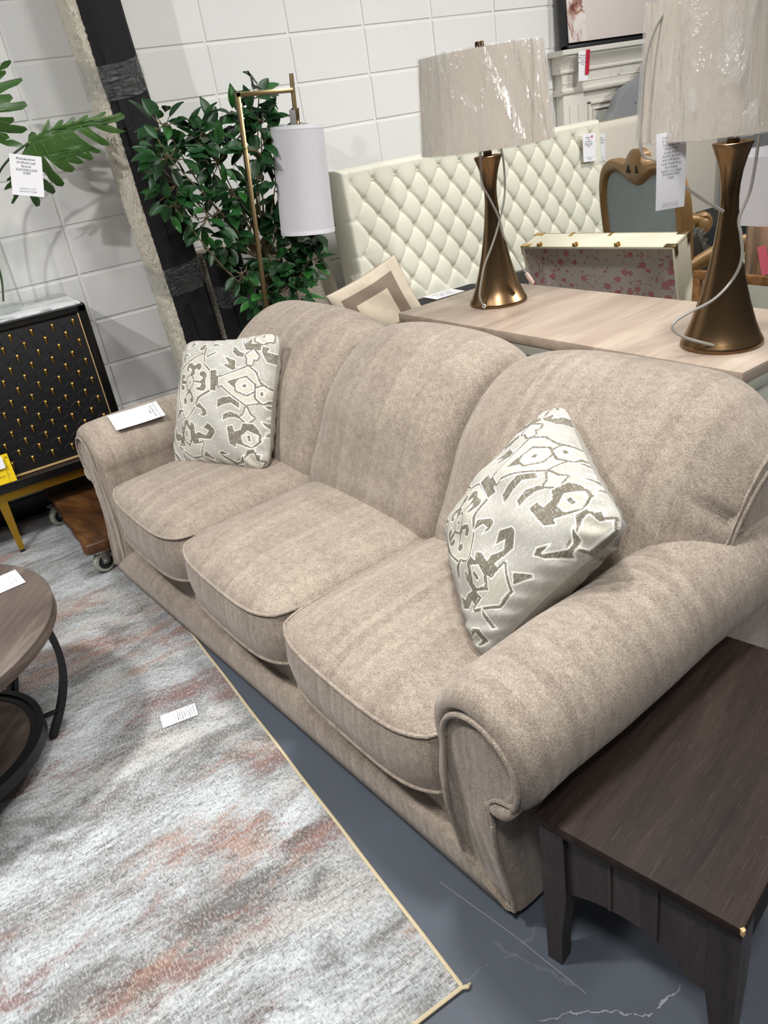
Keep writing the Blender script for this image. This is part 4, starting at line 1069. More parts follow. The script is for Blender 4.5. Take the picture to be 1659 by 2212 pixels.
def caster(x, y, a):
    r = bmesh.new(); M4 = Matrix.Translation((x, y, 0)) @ Matrix.Rotation(a, 4, 'Z')
    # wheel axis along local y
    for (rad, w, z) in ((.043, .013, .044),):
        rings = []
        for rr, yy in ((.030, -w), (.040, -w), (.0435, -w * .6), (.0435, w * .6), (.040, w), (.030, w)):
            rings.append([M4 @ Vector((rr * math.cos(2 * PI * k / 36), yy, z + rr * math.sin(2 * PI * k / 36))) for k in range(36)])
        loft(r, rings)
    wl = obj('caster_wheel', r, MAT['rubber'], dolly)
    r = bmesh.new(); rings = []
    for rr, yy in ((.008, -.0145), (.029, -.0140), (.029, .0140), (.008, .0145)):
        rings.append([M4 @ Vector((rr * math.cos(2 * PI * k / 30), yy, .044 + rr * math.sin(2 * PI * k / 30))) for k in range(30)])
    loft(r, rings); obj('hub', r, MAT['blackmetal'], wl)
    r = bmesh.new()
    box(r, -.028, .034, -.026, .026, .092, .100, .002, mat=M4)
    for sy in (-.020, .0165):
        prism(r, [(-.013, .040), (.013, .040), (.032, .094), (-.014, .094)], lambda A, B, d: M4 @ Vector((A, d, B)), sy, sy + .0035)
    tube(r, [M4 @ Vector((0, -.024, .046)), M4 @ Vector((0, .024, .046))], .007, 12)
    obj('caster_fork', r, MAT['steel'], wl)
caster(-.107, -.215, .25); caster(-.160, .385, .5); caster(.09, -.21, .3); caster(.09, .36, .5)

# ------------------------------------------------------------------ rolled rugs standing against the wall
def rug_roll(label, loc, rx, W, H, seed, wraps, pile, dep=.16):
    t = thing('rolled_rug', label, 'rolled rug', loc, (0, rx, 0), 'wrapped rugs standing against the wall')
    rnd = random.Random(seed)
    bm = bmesh.new(); n = 330; rings = []
    secs = []
    w, d = W / 2, dep / 2
    base = []
    for k in range(84):
        a = 2 * PI * k / 84; ca, sa = math.cos(a), math.sin(a)
        base.append((w * math.copysign(abs(ca) ** .45, ca), d * math.copysign(abs(sa) ** .45, sa)))
    for i in range(n + 1):
        z = H * i / n
        pinch = sum(.014 * math.exp(-((z - wz) / .07) ** 2) for wz, wh in wraps)
        rings.append([Vector((x * (1 - pinch / w) + rnd.uniform(-.0036, .0036), y * (1 - pinch / w * .6) + rnd.uniform(-.0036, .0036), z + rnd.uniform(-.002, .002))) for x, y in base])
    loft(bm, rings)
    obj('shag_pile', bm, MAT['shag'], t, angle=80)
    bm = bmesh.new()
    # dark backing folded outwards over the front, with two raised folds
    prf = [(-w + pile, -d + .012), (-w + pile + .004, -d - .006), (-w + pile + .030, -d - .012), (-w + pile + .034, -d - .018), (-w + pile + .060, -d - .020), (-w + pile + .066, -d - .012), (w - .02, -d - .014), (w - .006, -d - .004), (w - .002, -d + .02)]
    def row(z): return [Vector((x + .002 * math.sin(z * 9 + i), y + .002 * math.sin(z * 7 + 2 * i), z)) for i, (x, y) in enumerate(prf)]
    rr = [row(H * j / 50 * .998 + .002) for j in range(51)]
    loft(bm, [r + [Vector((w - .03, -d + .03, r[0].z)), Vector((-w + pile + .02, -d + .03, r[0].z))] for r in rr])
    obj('backing', bm, MAT['backing'], t, angle=40)
    for wz, wh in wraps:
        bm = bmesh.new(); rings = []
        for j in range(9):
            z = wz + wh * (j / 8 - .5)
            rings.append([Vector((x * (1.05 - .02 * math.sin(j * 1.3)) + .002 * math.sin(7 * j + k * .48), y * 1.17 - .012 + .002 * math.sin(2.4 * k + j), z + .014 * math.sin(k * .165 + 1))) for k, (x, y) in enumerate(base)])
        loft(bm, rings, False, False)
        obj('stretch_wrap', bm, MAT['wrap'], t)
    bm = bmesh.new(); lathe(bm, [(.007, 0), (.007, .003), (.003, .004)], 16)
    bmesh.ops.rotate(bm, verts=bm.verts[:], cent=(0, 0, 0), matrix=Matrix.Rotation(PI / 2, 3, 'X'))
    bmesh.ops.translate(bm, verts=bm.verts[:], vec=(-.015, -d - .020, H * .86))
    obj('backing_stud', bm, MAT['darkblk'], t)
    return t
rug_roll('tall cream shag rug folded black backing out and wrapped in clear film', (.410, -.165, 0), -.052, .215, 2.45, 1, [(1.69, .12), (.92, .12)], .042)
rug_roll('short black backed shag rug behind the leafy tree', (.635, -.150, 0), -.055, .190, .99, 5, [(.80, .10)], .012, .15)

# plush rug draped against the wall between tree and headboard
bm = bmesh.new()
def drape(u, v):
    x = .80 + .31 * u; z = 1.10 * v - .0
    top = 1.085 - .10 * smoothstep(.55, 0, u)
    z = top * v
    y = -.42 + .22 * v + .022 * math.sin(10 * x + 3 * z) + .015 * math.sin(23 * x - 5 * z) * (1 - v)
    return Vector((x, y, z + .003))
T = grid(bm, 40, 60, drape)
ext = bmesh.ops.extrude_face_region(bm, geom=bm.faces[:])
for e in ext['geom']:
    if isinstance(e, bmesh.types.BMVert): e.co.y += .035
tag(obj('plush_rug', bm, MAT['shag2'], angle=70), 'beige plush rug leaning in folds beside the tufted headboard', 'rug')

# ------------------------------------------------------------------ artificial tree
tree = thing('artificial_tree', 'leafy green artificial tree in front of the block wall', 'plant', (.62, -.42, 0))
CL = [(0.354, 1.498, 0.064), (0.322, 1.388, 0.102), (0.466, 1.426, 0.08), (0.535, 1.449, 0.057), (0.369, 1.288, 0.136), (0.544, 1.346, 0.102), (0.581, 1.217, 0.136), (0.431, 1.154, 0.114), (0.311, 1.22, 0.073), (0.79, 1.548, 0.068), (0.691, 1.483, 0.068), (0.758, 1.462, 0.073), (0.804, 1.343, 0.102), (0.691, 1.359, 0.095), (0.754, 1.224, 0.114), (0.651, 1.113, 0.091), (0.526, 1.043, 0.091), (0.773, 1.071, 0.091), (0.76, 0.917, 0.091), (0.655, 0.86, 0.091), (0.86, 0.896, 0.064), (0.866, 0.975, 0.057), (0.914, 0.981, 0.041), (0.594, 0.794, 0.08), (0.751, 0.777, 0.068), (0.534, 0.907, 0.057), (0.813, 0.845, 0.057)]
rnd = random.Random(11)
bmF = bmesh.new(); tint = bmF.verts.layers.float_color.new('tint')
bmB = bmesh.new(); bmT = bmesh.new()
O_ = Vector((.62, -.42, 0))
forks = [Vector((.635, -.42, .72)), Vector((.60, -.43, .80)), Vector((.70, -.41, .78)), Vector((.66, -.44, .95)), Vector((.72, -.40, .95))]
for k, f in enumerate(forks):
    tube(bmT, [p - O_ for p in catmull([Vector((.60 + .022 * k, -.42 + .012 * (k % 3 - 1), .16)), Vector((.61 + .018 * k, -.43, .45)), f], 6)], [.011] * 7 + [.0095] * 5 + [.008], 8)
def leaf(p, d, up, L, W, shade):
    d = d.normalized(); s = d.cross(up)
    if s.length < .1: s = d.orthogonal()
    s.normalize(); n = s.cross(d).normalized()
    ts = (0, .12, .3, .5, .7, .87, 1.0); ws = (.06, .55, .93, 1.0, .80, .42, .02)
    mid = []; lf = []; rt_ = []
    for t, w in zip(ts, ws):
        c = p + d * L * t - n * (L * .22 * t * t)
        mid.append(bmF.verts.new(c - n * .004)); lf.append(bmF.verts.new(c + s * W * w + n * W * .22 * w)); rt_.append(bmF.verts.new(c - s * W * w + n * W * .22 * w))
    for v in mid + lf + rt_: v[tint] = shade
    for i in range(len(ts) - 1):
        bmF.faces.new((mid[i], mid[i + 1], lf[i + 1], lf[i])); bmF.faces.new((rt_[i], rt_[i + 1], mid[i + 1], mid[i]))
for (x, z, r) in CL:
    depth = rnd.uniform(-.14, .0)
    r *= .80; c = Vector((x + .02, -.42 + depth, z)); f = min(forks, key=lambda q: (q - c).length + (.5 if q.z > z else 0) + rnd.random() * .1)
    midp = (f + c) / 2 + Vector((rnd.uniform(-.03, .03), rnd.uniform(-.02, .02), -.02))
    tube(bmB, [p - O_ for p in catmull([f, midp, c], 5)], [.0052 - .0003 * i for i in range(11)], 6)
    nl = int(10 + r * 190)
    for i in range(nl):
        while True:
            o = Vector((rnd.uniform(-1, 1), rnd.uniform(-1, 1), rnd.uniform(-1, 1)))
            if o.length < 1: break
        p = c + Vector((o.x * r, o.y * r * .9, o.z * r))
        if i % 3 == 0: tube(bmB, [c - O_, (c + p) / 2 - O_ + Vector((0, 0, -.006)), p - O_], [.0030, .0024, .0016], 5)
        dr = (o * .9 + Vector((rnd.uniform(-.6, .6), rnd.uniform(-.8, .2), rnd.uniform(-.5, .35)))).normalized()
        up = Vector((rnd.uniform(-.4, .4), -.75 + rnd.uniform(-.4, .4), .8))
        g_ = rnd.uniform(.45, 1.0); 
        if rnd.random() < .14: sh = (1.5, 1.7, 1.1, 1)
        else: sh = (g_ * .8, g_ * .9, g_ * .95, 1)
        L = rnd.uniform(.062, .098)
        leaf(p - O_, dr, up, L, L * rnd.uniform(.20, .27), sh)
fo = obj('foliage', bmF, MAT['leaf'], tree, angle=180, recalc=False, uv=False)
tag(obj('trunk', bmT, MAT['bark'], tree), 'thin tan stems tied together')
obj('branch', bmB, MAT['bark'], tree)
bm = bmesh.new(); lathe(bm, [(.075, 0), (.088, .01), (.105, .18), (.112, .185), (.112, .195), (.100, .195), (.098, .165), (.001, .160)], 40)
obj('pot', bm, MAT['darkblk'], tree)

# ------------------------------------------------------------------ brass floor lamp
TL_ = math.atan(.0859)
fl = thing('floor_lamp', 'slim brass floor lamp with hanging white drum shade behind the sofa', 'lamp', (.517, -.60, 0), (0, TL_, 0))
bm = bmesh.new(); lathe(bm, [(.0, 0), (.125, .0), (.128, .006), (.125, .018), (.02, .022)], 64, cap0=False)
b_ = obj('base', bm, MAT['brass'], fl); b_.rotation_euler = (0, -TL_, 0)
bm = bmesh.new()
s_ = .0082
box(bm, -s_, s_, -s_, s_, .012, 1.573, .001)
obj('pole', bm, MAT['brass'], fl)
bm = bmesh.new(); box(bm, -s_, .236, -s_, s_, -s_, s_, .001, mat=Matrix.Translation((0, 0, 1.565)) @ Matrix.Rotation(-.043, 4, 'Y'))
obj('arm', bm, MAT['brass'], fl)
bm = bmesh.new(); lathe(bm, [(.0, 1.505), (.0088, 1.505), (.0088, 1.632), (.0, 1.633)], 24, (.236, 0, 0), False, False)
st_ = obj('stem', bm, MAT['brass'], fl)
bm = bmesh.new(); lathe(bm, [(.0, 1.435), (.0150, 1.435), (.0150, 1.462), (.0142, 1.464), (.0142, 1.474), (.0155, 1.476), (.0155, 1.512), (.0, 1.514)], 28, (.236, 0, 0), False, False)
obj('socket', bm, MAT['brass'], st_)
bm = bmesh.new(); box(bm, .196, .222, -.030, -.026, 1.432, 1.505, .001)
tag(obj('price_strip', bm, plain('grey_price_strip', lin(120, 118, 116), .6), st_), 'small grey strip hanging at the socket')
bm = bmesh.new()
lathe(bm, [(.1045, 1.447), (.1060, 1.449), (.1130, 1.045), (.1115, 1.043), (.1115, 1.047), (.1050, 1.445), (.1035, 1.447)], 72, (.236, 0, 0), False, False)
sh = obj('lamp_shade', bm, MAT['linen_w'], fl, uv=False)
bm = bmesh.new()
for r, z0_, z1_ in ((.1062, 1.449, 1.434), (.1132, 1.043, 1.058)):
    lathe(bm, [(r - .002, z0_), (r + .0008, z0_), (r + .0010, z1_), (r - .0005, z1_)], 72, (.236, 0, 0), False, False)
obj('shade_trim', bm, MAT['linen_p'], sh)
bm = bmesh.new()
for k in range(3):
    a = 2 * PI * k / 3 + .4; tube(bm, [(.236 + .015 * math.cos(a), .015 * math.sin(a), 1.452), (.236 + .06 * math.cos(a), .06 * math.sin(a), 1.458), (.236 + .104 * math.cos(a), .104 * math.sin(a), 1.446)], .0013, 6)
obj('shade_spider', bm, MAT['steel'], sh)

# ------------------------------------------------------------------ tufted headboard
HT = math.radians(-5)
hb = thing('tufted_headboard', 'ivory diamond tufted headboard beside the leafy tree', 'headboard', (1.965, -.42, 0), (HT, 0, 0))
X0, X1, Z0, Z1 = -.832, .832, .545, 1.222
au, av = .1265, .0797 * 2
bx0 = 1.317 - 1.965; bz0 = 1.154
bm = bmesh.new()
def tuft(x, z):
    q = (x - bx0) / au; w = (z - bz0) / av
    a = q + w; b = q - w
    sa, sb = abs(math.sin(PI * a)), abs(math.sin(PI * b))
    h = 1 - .42 * (1 - sa) ** 5 - .26 * (1 - sb) ** 5
    h *= (sa * sa + sb * sb + .0001) ** .16 / 1.117
    h = .35 + .65 * h * min(1, (sa + sb) * 1.4) ** .5
    ed = min((x - X0) / .10, (X1 - x) / .10, (Z1 - z) / .085, (z - Z0) / .10)
    e = smoothstep(.25, 1.15, ed)
    # straight pleats from the outer buttons to the edge
    fx = abs(math.sin(PI * q)) ** .5 if (Z1 - z) < .10 or (z - Z0) < .1 else abs(math.sin(PI * (z - bz0) / (av / 1))) ** .5
    h = h * e + (1 - e) * (.88 + .10 * min(1, fx * 1.6))
    rnd_ = min(1, max(0, ed * 3.3)) ; edge = math.sqrt(max(0, 1 - (1 - rnd_) ** 2))
    # dimples
    k = round(q * 2) / 2; m = round(w * 2) / 2
    return .052 * h * edge + .020 * edge
NX, NZ = 430, 190
V_ = grid(bm, NX, NZ, lambda u, v: Vector((X0 + (X1 - X0) * u, -tuft(X0 + (X1 - X0) * u, Z0 + (Z1 - Z0) * v) - .02, Z0 + (Z1 - Z0) * v)))
lp = V_[0][:] + [V_[j][-1] for j in range(1, NZ + 1)] + V_[-1][::-1][1:] + [V_[j][0] for j in range(NZ - 1, 0, -1)]
bk = [bm.verts.new((v.co.x, .045, v.co.z)) for v in lp]
for k in range(len(lp)): bm.faces.new((lp[k], lp[(k + 1) % len(lp)], bk[(k + 1) % len(lp)], bk[k]))
bm.faces.new(bk)
pan = obj('tufted_panel', bm, MAT['tuft'], hb, angle=60)
bm = bmesh.new(); lathe(bm, [(.0, .006), (.004, .0055), (.0075, .003), (.0085, 0)], 16, cap0=False)
bmesh.ops.rotate(bm, verts=bm.verts[:], cent=(0, 0, 0), matrix=Matrix.Rotation(PI / 2, 3, 'X'))
b0 = obj('button', bm, MAT['tuft'], pan, uv=False); first = True
for r in range(7):
    z = bz0 - .0797 * r
    for c in range(-1, 13):
        x = bx0 + au * c - (au / 2 if r % 2 else 0)
        if x < X0 + .09 or x > X1 - .08 or z < Z0 + .06: continue
        o = b0 if first else b0.copy()
        if not first: COL.objects.link(o); o.parent = pan
        o.location = (x, -.022 - tuft(x, z) - .001, z); first = False
for sx in (X0 + .14, X1 - .14):
    bm = bmesh.new(); box(bm, sx - .035, sx + .035, -.01, .03, .004, Z0 + .05, .003)
    obj('leg', bm, MAT['darkblk'], hb)
htag = paper('price_tag', 'white tag with a red dot on the tufted headboard', (2.625, -.428, 1.166), (2.719, -.428, 1.160), (2.610, -.440, 1.030),
      [('Headboard', -.05, .36, .07), ('King', -.05, .29, .07), ('Upholstered', -.05, .22, .07), ('Diamond Tufted', -.05, .15, .065), ('SHOWROOM', -.05, .09, .065), ('ITEM', -.05, .03, .065)], [('PLEASE DO NOT', 0, -.36, .05), ('REMOVE', 0, -.42, .05)], off=.003)
bm = bmesh.new(); lathe(bm, [(.0062, 0), (.0062, .0006)], 20)
bmesh.ops.scale(bm, verts=bm.verts[:], vec=(.75, 1.15, 1))
tag(obj('dot_sticker', bm, MAT['red'], htag, loc=(.022, .052, .001)), 'round red dot sticker')

# plain cream headboard behind it
ph = thing('plain_headboard', 'plain cream upholstered headboard standing behind the gilt chair', 'headboard', (3.40, -.187, 0))
bm = bmesh.new(); box(bm, -.60, .60, -.075, -.005, .455, 1.195, .045, 5)
obj('padded_panel', bm, MAT['beigehb'], ph)
for sx in (-.40, .625):
    bm = bmesh.new(); box(bm, sx - .022, sx + .022, -.05, .0, 0, (.47 if sx < 0 else .84), .004)
    tag(obj('post', bm, MAT['greywood'], ph), 'grey washed wooden post')
paper('price_tag', 'white tag on the plain cream headboard', (2.896, -.263, 1.134), (2.964, -.263, 1.134), (2.904, -.263, .992),
      [('Queen', -.05, .36, .085), ('Upholstered', -.03, .27, .085), ('Headboard', -.02, .18, .085)], [('PLEASE DO NOT', 0, -.34, .05), ('REMOVE STICKER', 0, -.42, .05)], off=.002)

# grey camelback headboard
gh = thing('velvet_headboard', 'grey velvet camelback headboard in front of the white mantel', 'headboard', (3.985, -.128, 0))
half = [(-.95, .10), (-.95, 1.12), (-.90, 1.19), (-.85, 1.235), (-.82, 1.29), (-.77, 1.335), (-.70, 1.36), (-.62, 1.385), (-.55, 1.425), (-.47, 1.475), (-.36, 1.52), (-.2, 1.545), (0, 1.55)]
pl2 = [tuple(q)[:2] for q in catmull([(a, b, 0) for a, b in half[1:]], 4)]
poly = [half[0]] + pl2 + [(-a, b) for a, b in pl2[::-1][1:]] + [(.95, .10)]
bm = bmesh.new()
c_ = Vector((0, .8))
rr = [[Vector((c_.x + (a - c_.x) * s, y, c_.y + (b - c_.y) * s)) for a, b in poly] for s, y in ((1, .0), (1, -.036), (.992, -.048), (.975, -.055))]
loft(bm, rr); pv = obj('padded_panel', bm, MAT['greyhb'], gh, angle=50)
bm = bmesh.new(); lathe(bm, [(.0, .006), (.006, .005), (.009, .001), (.011, 0)], 16, cap0=False)
bmesh.ops.rotate(bm, verts=bm.verts[:], cent=(0, 0, 0), matrix=Matrix.Rotation(PI / 2, 3, 'X')); bmesh.ops.translate(bm, verts=bm.verts[:], vec=(-.675, -.056, 1.262))
obj('button', bm, MAT['greyhb'], pv)
for sx in (-.8, .8):
    bm = bmesh.new(); box(bm, sx - .03, sx + .03, -.05, -.01, 0, .14, .003); obj('leg', bm, MAT['darkblk'], gh)

# ------------------------------------------------------------------ white mantel with a painting on it
mt = thing('mantelpiece', 'distressed white fireplace mantel against the block wall', 'mantel', (2.84, 0, 0))
LM = 1.75
def mould(name, prof, x0, x1, mat='mantel', lab=None):
    bm = bmesh.new(); prism(bm, prof, lambda a, b, d: Vector((d, -a * .64, b)), x0, x1); return obj(name, bm, MAT[mat], mt, angle=30)
mould('shelf', [(.004, 1.548), (.185, 1.548), (.190, 1.552), (.190, 1.572), (.185, 1.575), (.004, 1.575)], -.035, LM + .035)
mould('crown_moulding', [(.004, 1.462), (.115, 1.462), (.118, 1.472), (.112, 1.478), (.118, 1.495), (.138, 1.515), (.160, 1.53), (.170, 1.538), (.170, 1.548), (.004, 1.548)], -.012, LM + .012)
mould('frieze', [(.004, 1.385), (.098, 1.385), (.098, 1.405), (.105, 1.410), (.098, 1.416), (.098, 1.462), (.004, 1.462)], .01, LM - .01)
mould('lower_moulding', [(.004, 1.352), (.104, 1.352), (.122, 1.360), (.126, 1.372), (.110, 1.380), (.104, 1.385), (.004, 1.385)], -.004, LM + .004)
for x in (.01, LM - .17):
    bm = bmesh.new(); box(bm, x, x + .16, -.067, -.006, 0, 1.353, .003)
    p_ = obj('pilaster', bm, MAT['mantel'], mt)
    bm = bmesh.new()
    for q in (.045, .115): tube(bm, [(x + q, -.067, .1), (x + q, -.067, 1.30)], .005, 8)
    obj('flute', bm, MAT['mantel'], p_)
    bm = bmesh.new()
    for q in (.04, .08, .12):
        rings = [[Vector((x + q + .010 * s * math.cos(2 * PI * k / 20), -.0622 - y, 1.424 + .026 * s * math.sin(2 * PI * k / 20))) for k in range(20)] for s, y in ((1.15, 0), (1.1, .004), (.8, .004), (.7, .0005))]
        loft(bm, rings, False, True)
    obj('oval_rosette', bm, MAT['mantel'], p_)
bm = bmesh.new(); box(bm, .17, LM - .17, -.050, -.006, .2, 1.353); obj('face_panel', bm, MAT['mantel'], mt)
bm = bmesh.new()
for a, w in ((.215, .016), (.255, .006)):
    z = 1.300 - (a - .215)
    box(bm, a, LM - a, -.064, -.049, z - w, z, .003); box(bm, a, a + w, -.064, -.049, .25, z, .003); box(bm, LM - a - w, LM - a, -.064, -.049, .25, z, .003)
obj('panel_moulding', bm, MAT['mantel'], mt)
bm = bmesh.new(); box(bm, .262, LM - .262, -.053, -.049, .25, 1.245); obj('inset', bm, plain('pale_grey_inset', lin(206, 206, 196), .6), mt)
paper('price_tag', 'white tag hanging from the mantel shelf', (2.881, -.126, 1.560), (2.952, -.126, 1.557), (2.942, -.130, 1.412),
      [('Distressed', -.08, .36, .075), ('White Wood', -.08, .28, .075), ('Mantel', -.08, .20, .075), ('SHOWROOM', -.08, .12, .07), ('ITEM', -.08, .05, .07)], off=.001)
paper('sale_sticker', 'red strip sticker with handwritten numbers on the mantel tag', (2.952, -.129, 1.566), (2.980, -.129, 1.562), (2.974, -.133, 1.440),
      mat='red', off=.004)
text_mesh([(c, 0, .052 - .0135 * i, .019) for i, c in enumerate('10886 TT')], MAT['ink'], bpy.data.objects['sale_sticker'], z=.0016)

pt = thing('framed_painting', 'abstract blush and rust canvas in a black frame on the mantel', 'painting', (2.850, -.075, 1.576), (math.radians(-3.0), 0, 0))
bm = bmesh.new(); box(bm, .028, .868, -.022, .004, .028, .80, .002)
obj('canvas', bm, MAT['canvas'], pt)
bm = bmesh.new()
for a, b, c, d in ((0, .016, 0, .828), (.880, .896, 0, .828), (0, .896, 0, .016), (0, .896, .812, .828)): box(bm, a, b, -.030, .012, c, d, .001)
box(bm, .008, .888, .004, .010, .008, .82)
obj('frame', bm, MAT['frameblk'], pt)
# ------------------------------------------------------------------ long oak topped chest behind the sofa
CA = math.atan2(-.998, .0606)  # local x along its length
FLc = Vector((.738, -1.391, 0))
cons = thing('console_chest', 'long whitewashed chest with a pale limed oak top behind the sofa', 'chest', FLc, (0, 0, CA))
# local x = length, local y = depth away from the sofa
Lc, Dp, Hc = 1.287, .478, .80
bm = bmesh.new(); box(bm, 0, Lc, 0, Dp, Hc - .030, Hc, .003, 2)
obj('top_board', bm, MAT['consoletop'], cons)
bm = bmesh.new(); box(bm, .004, Lc - .004, .006, Dp - .006, Hc - .062, Hc - .030, .001); box(bm, .012, Lc - .012, .012, Dp - .012, .06, Hc - .062, .002)
obj('body', bm, MAT['consolebody'], cons)
bm = bmesh.new()
for q in (.03, Lc - .03):
    for w in (.03, Dp - .03): box(bm, q - .025, q + .025, w - .018, w + .018, 0, .07, .003)
obj('foot', bm, MAT['consolebody'], cons)
for q in (.040, Lc - .085):
    bm = bmesh.new()
    box(bm, q - .014, q - .002, -.004, .010, Hc - .074, Hc - .036, .002); box(bm, q + .003, q + .015, -.004, .010, Hc - .074, Hc - .036, .002)
    tube(bm, [(q - .016, -.002, Hc - .062), (q + .017, -.002, Hc - .062)], .004, 8)
    obj('hinge', bm, MAT['hinge'], cons)
bm = bmesh.new(); box(bm, Lc - .006, Lc + .004, .03, Dp - .03, .40, Hc - .10, .003); box(bm, Lc - .006, Lc + .004, .03, Dp - .03, .08, .38, .003)
obj('end_panel', bm, MAT['consolebody'], cons)
# papers lying at the back of the chest
def con(x, y, z=Hc): 
    v = Matrix.Translation(FLc) @ Matrix.Rotation(CA, 4, 'Z') @ Vector((x, y, z)); return (v.x, v.y, v.z)
paper('leaflet', 'white leaflet lying on the chest behind the bronze lamp', con(.010, .375), con(.012, .470), con(.12, .372), [('GALLERY', 0, .2, .16)], off=.0008)

# ------------------------------------------------------------------ bronze table lamps
def table_lamp(label, loc, rot):
    t = thing('table_lamp', label, 'lamp', loc, (0, 0, rot), 'pair of bronze table lamps on the chest')
    bp = [(.0, 0), (.094, 0), (.0965, .003), (.0965, .007), (.0945, .012), (.0885, .022), (.075, .055), (.0605, .100), (.0475, .150), (.037, .200), (.0293, .245), (.024, .285), (.0207, .320), (.0198, .343), (.0210, .368), (.0255, .398), (.0325, .424), (.039, .442), (.0432, .452), (.0438, .4555), (.0425, .457), (.037, .4535), (.0, .4525)]
    bm = bmesh.new(); lathe(bm, bp, 96, cap0=False, cap1=False)
    body = obj('lamp_base', bm, MAT['bronze'], t, angle=40)
    bm = bmesh.new(); lathe(bm, [(.0, .452), (.0135, .452), (.0135, .500), (.0155, .502), (.0155, .56), (.004, .565), (.004, .748), (.0, .748)], 28, cap0=False, cap1=False)
    obj('socket', bm, MAT['darkbronze'], t)
    bm = bmesh.new(); lathe(bm, [(.0, .742), (.0125, .742), (.0135, .745), (.0135, .764), (.012, .767), (.0, .767)], 28, cap0=False, cap1=False)
    obj('finial', bm, MAT['darkbronze'], t)
    zb, ztp = .484, .744; rb, rtp = .203, .183
    bm = bmesh.new(); lathe(bm, [(rtp - .003, ztp), (rtp, ztp), (rb, zb), (rb - .003, zb), (rtp - .003, ztp - .0005)], 96, cap0=False, cap1=False)
    s = obj('lamp_shade', bm, MAT['linen_o'], t, uv=False)
    bm = bmesh.new()
    for k in range(3):
        a = 2 * PI * k / 3; tube(bm, [(.008 * math.cos(a), .008 * math.sin(a), .735), (.18 * math.cos(a), .18 * math.sin(a), ztp - .004)], .0018, 6)
    obj('shade_spider', bm, MAT['darkbronze'], s)
    # wrinkled protective film around the shade, folded over both rims
    bm = bmesh.new(); rr = random.Random(4); n = 220
    ph = [rr.uniform(0, 6.28) for _ in range(9)]
    def wr(a, z): return .0016 + .0011 * math.sin(31 * a + ph[0] + 9 * z) + .0009 * math.sin(53 * a + ph[1] - 14 * z) + .0008 * math.sin(17 * a + ph[2] + 30 * z) + .0022 * max(0, math.sin(7 * a + ph[3] + 5 * z)) ** 6
    rings = []
    for r_, z_ in [(rtp - .055, ztp + .003), (rtp - .02, ztp + .004), (rtp + .001, ztp + .004)] + [(rtp + (rb - rtp) * k / 14 + .002, ztp - (ztp - zb) * k / 14) for k in range(15)] + [(rb + .001, zb - .003), (rb - .025, zb - .003), (rb - .05, zb - .001)]:
        rings.append([Vector(((r_ + wr(2 * PI * k / n, z_)) * math.cos(2 * PI * k / n), (r_ + wr(2 * PI * k / n, z_)) * math.sin(2 * PI * k / n), z_)) for k in range(n)])
    loft(bm, rings, False, False)
    tag(obj('plastic_film', bm, MAT['film'], s, angle=180), 'clear wrinkled plastic film over the shade')
    return t, body
MAT['darkbronze'] = mat_brushed('dark_bronze', (.11, .07, .035, 1), .35)
P1 = Vector((1.0008, -1.6205, Hc)); P2 = Vector((.9707, -2.5067, Hc))
l1, b1 = table_lamp('bronze table lamp on the far end of the oak chest, whole shade in view', P1, .3)
l2, b2 = table_lamp('bronze table lamp on the near end of the oak chest, shade cut by the picture', P2, 1.9)
def cord(name, pts, r, lamp, lab=None):
    bm = bmesh.new(); M = lamp.matrix_basis.inverted()
    Q = catmull([M @ Vector(p) for p in pts], 8)
    tube(bm, Q, r, 8); c = obj(name, bm, MAT['cable'], lamp, uv=False)
    if lab: tag(c, lab)
    return c
def toward(pts, k=0.0): return pts
c1 = cord('power_cord', [(0.905, -1.657, 0.815), (0.890, -1.662, 0.850), (0.897, -1.668, 0.898), (0.910, -1.676, 0.947), (0.935, -1.690, 1.003), (0.960, -1.700, 1.064), (0.985, -1.706, 1.139), (0.994, -1.703, 1.22), (0.996, -1.690, 1.290)], .0034, l1, 'clear plastic lamp cord')
cord('power_cord', [(.938, -1.668, 1.290), (0.925, -1.675, 1.236), (0.923, -1.680, 1.184), (0.937, -1.689, 1.147), (0.963, -1.697, 1.084), (0.975, -1.700, 1.027), (1.000, -1.715, 0.967), (1.030, -1.735, 0.898), (1.045, -1.744, 0.866)], .0034, l1, 'clear plastic lamp cord')
bm = bmesh.new(); M = l1.matrix_basis.inverted(); a, b = M @ Vector((1.030, -1.735, .898)), M @ Vector((1.047, -1.746, .862))
tube(bm, [a, a.lerp(b, .4), a.lerp(b, .8), b], [.006, .0075, .0075, .006], 10)
tag(obj('plug', bm, plain('pinkish_plug', lin(206, 180, 170), .5), l1), 'pale plug hanging at the cord end')
bm = bmesh.new(); e0 = M @ Vector((.9095, -1.6552, .812))
for k in range(1):
    rad = Vector((e0.x, e0.y, 0)).normalized(); side = rad.cross(Vector((0, 0, 1)))
    tube(bm, [e0 + (side * math.cos(2 * PI * q / 16) + Vector((0, 0, 1)) * math.sin(2 * PI * q / 16)) * .0052 for q in range(16)], .0022, 8, True)
tag(obj('cord_eyelet', bm, MAT['eyelet'], b1), 'white eyelet at the foot of the lamp')
cord('power_cord', [(0.889, -2.545, 0.822), (0.830, -2.507, 0.852), (0.806, -2.490, 0.880), (0.828, -2.500, 0.902), (0.883, -2.540, 0.931), (0.925, -2.560, 0.972), (0.944, -2.566, 1.015), (0.950, -2.556, 1.063), (0.955, -2.545, 1.10), (.975, -2.555, 1.16), (.985, -2.56, 1.265)], .0036, l2, 'clear plastic lamp cord')
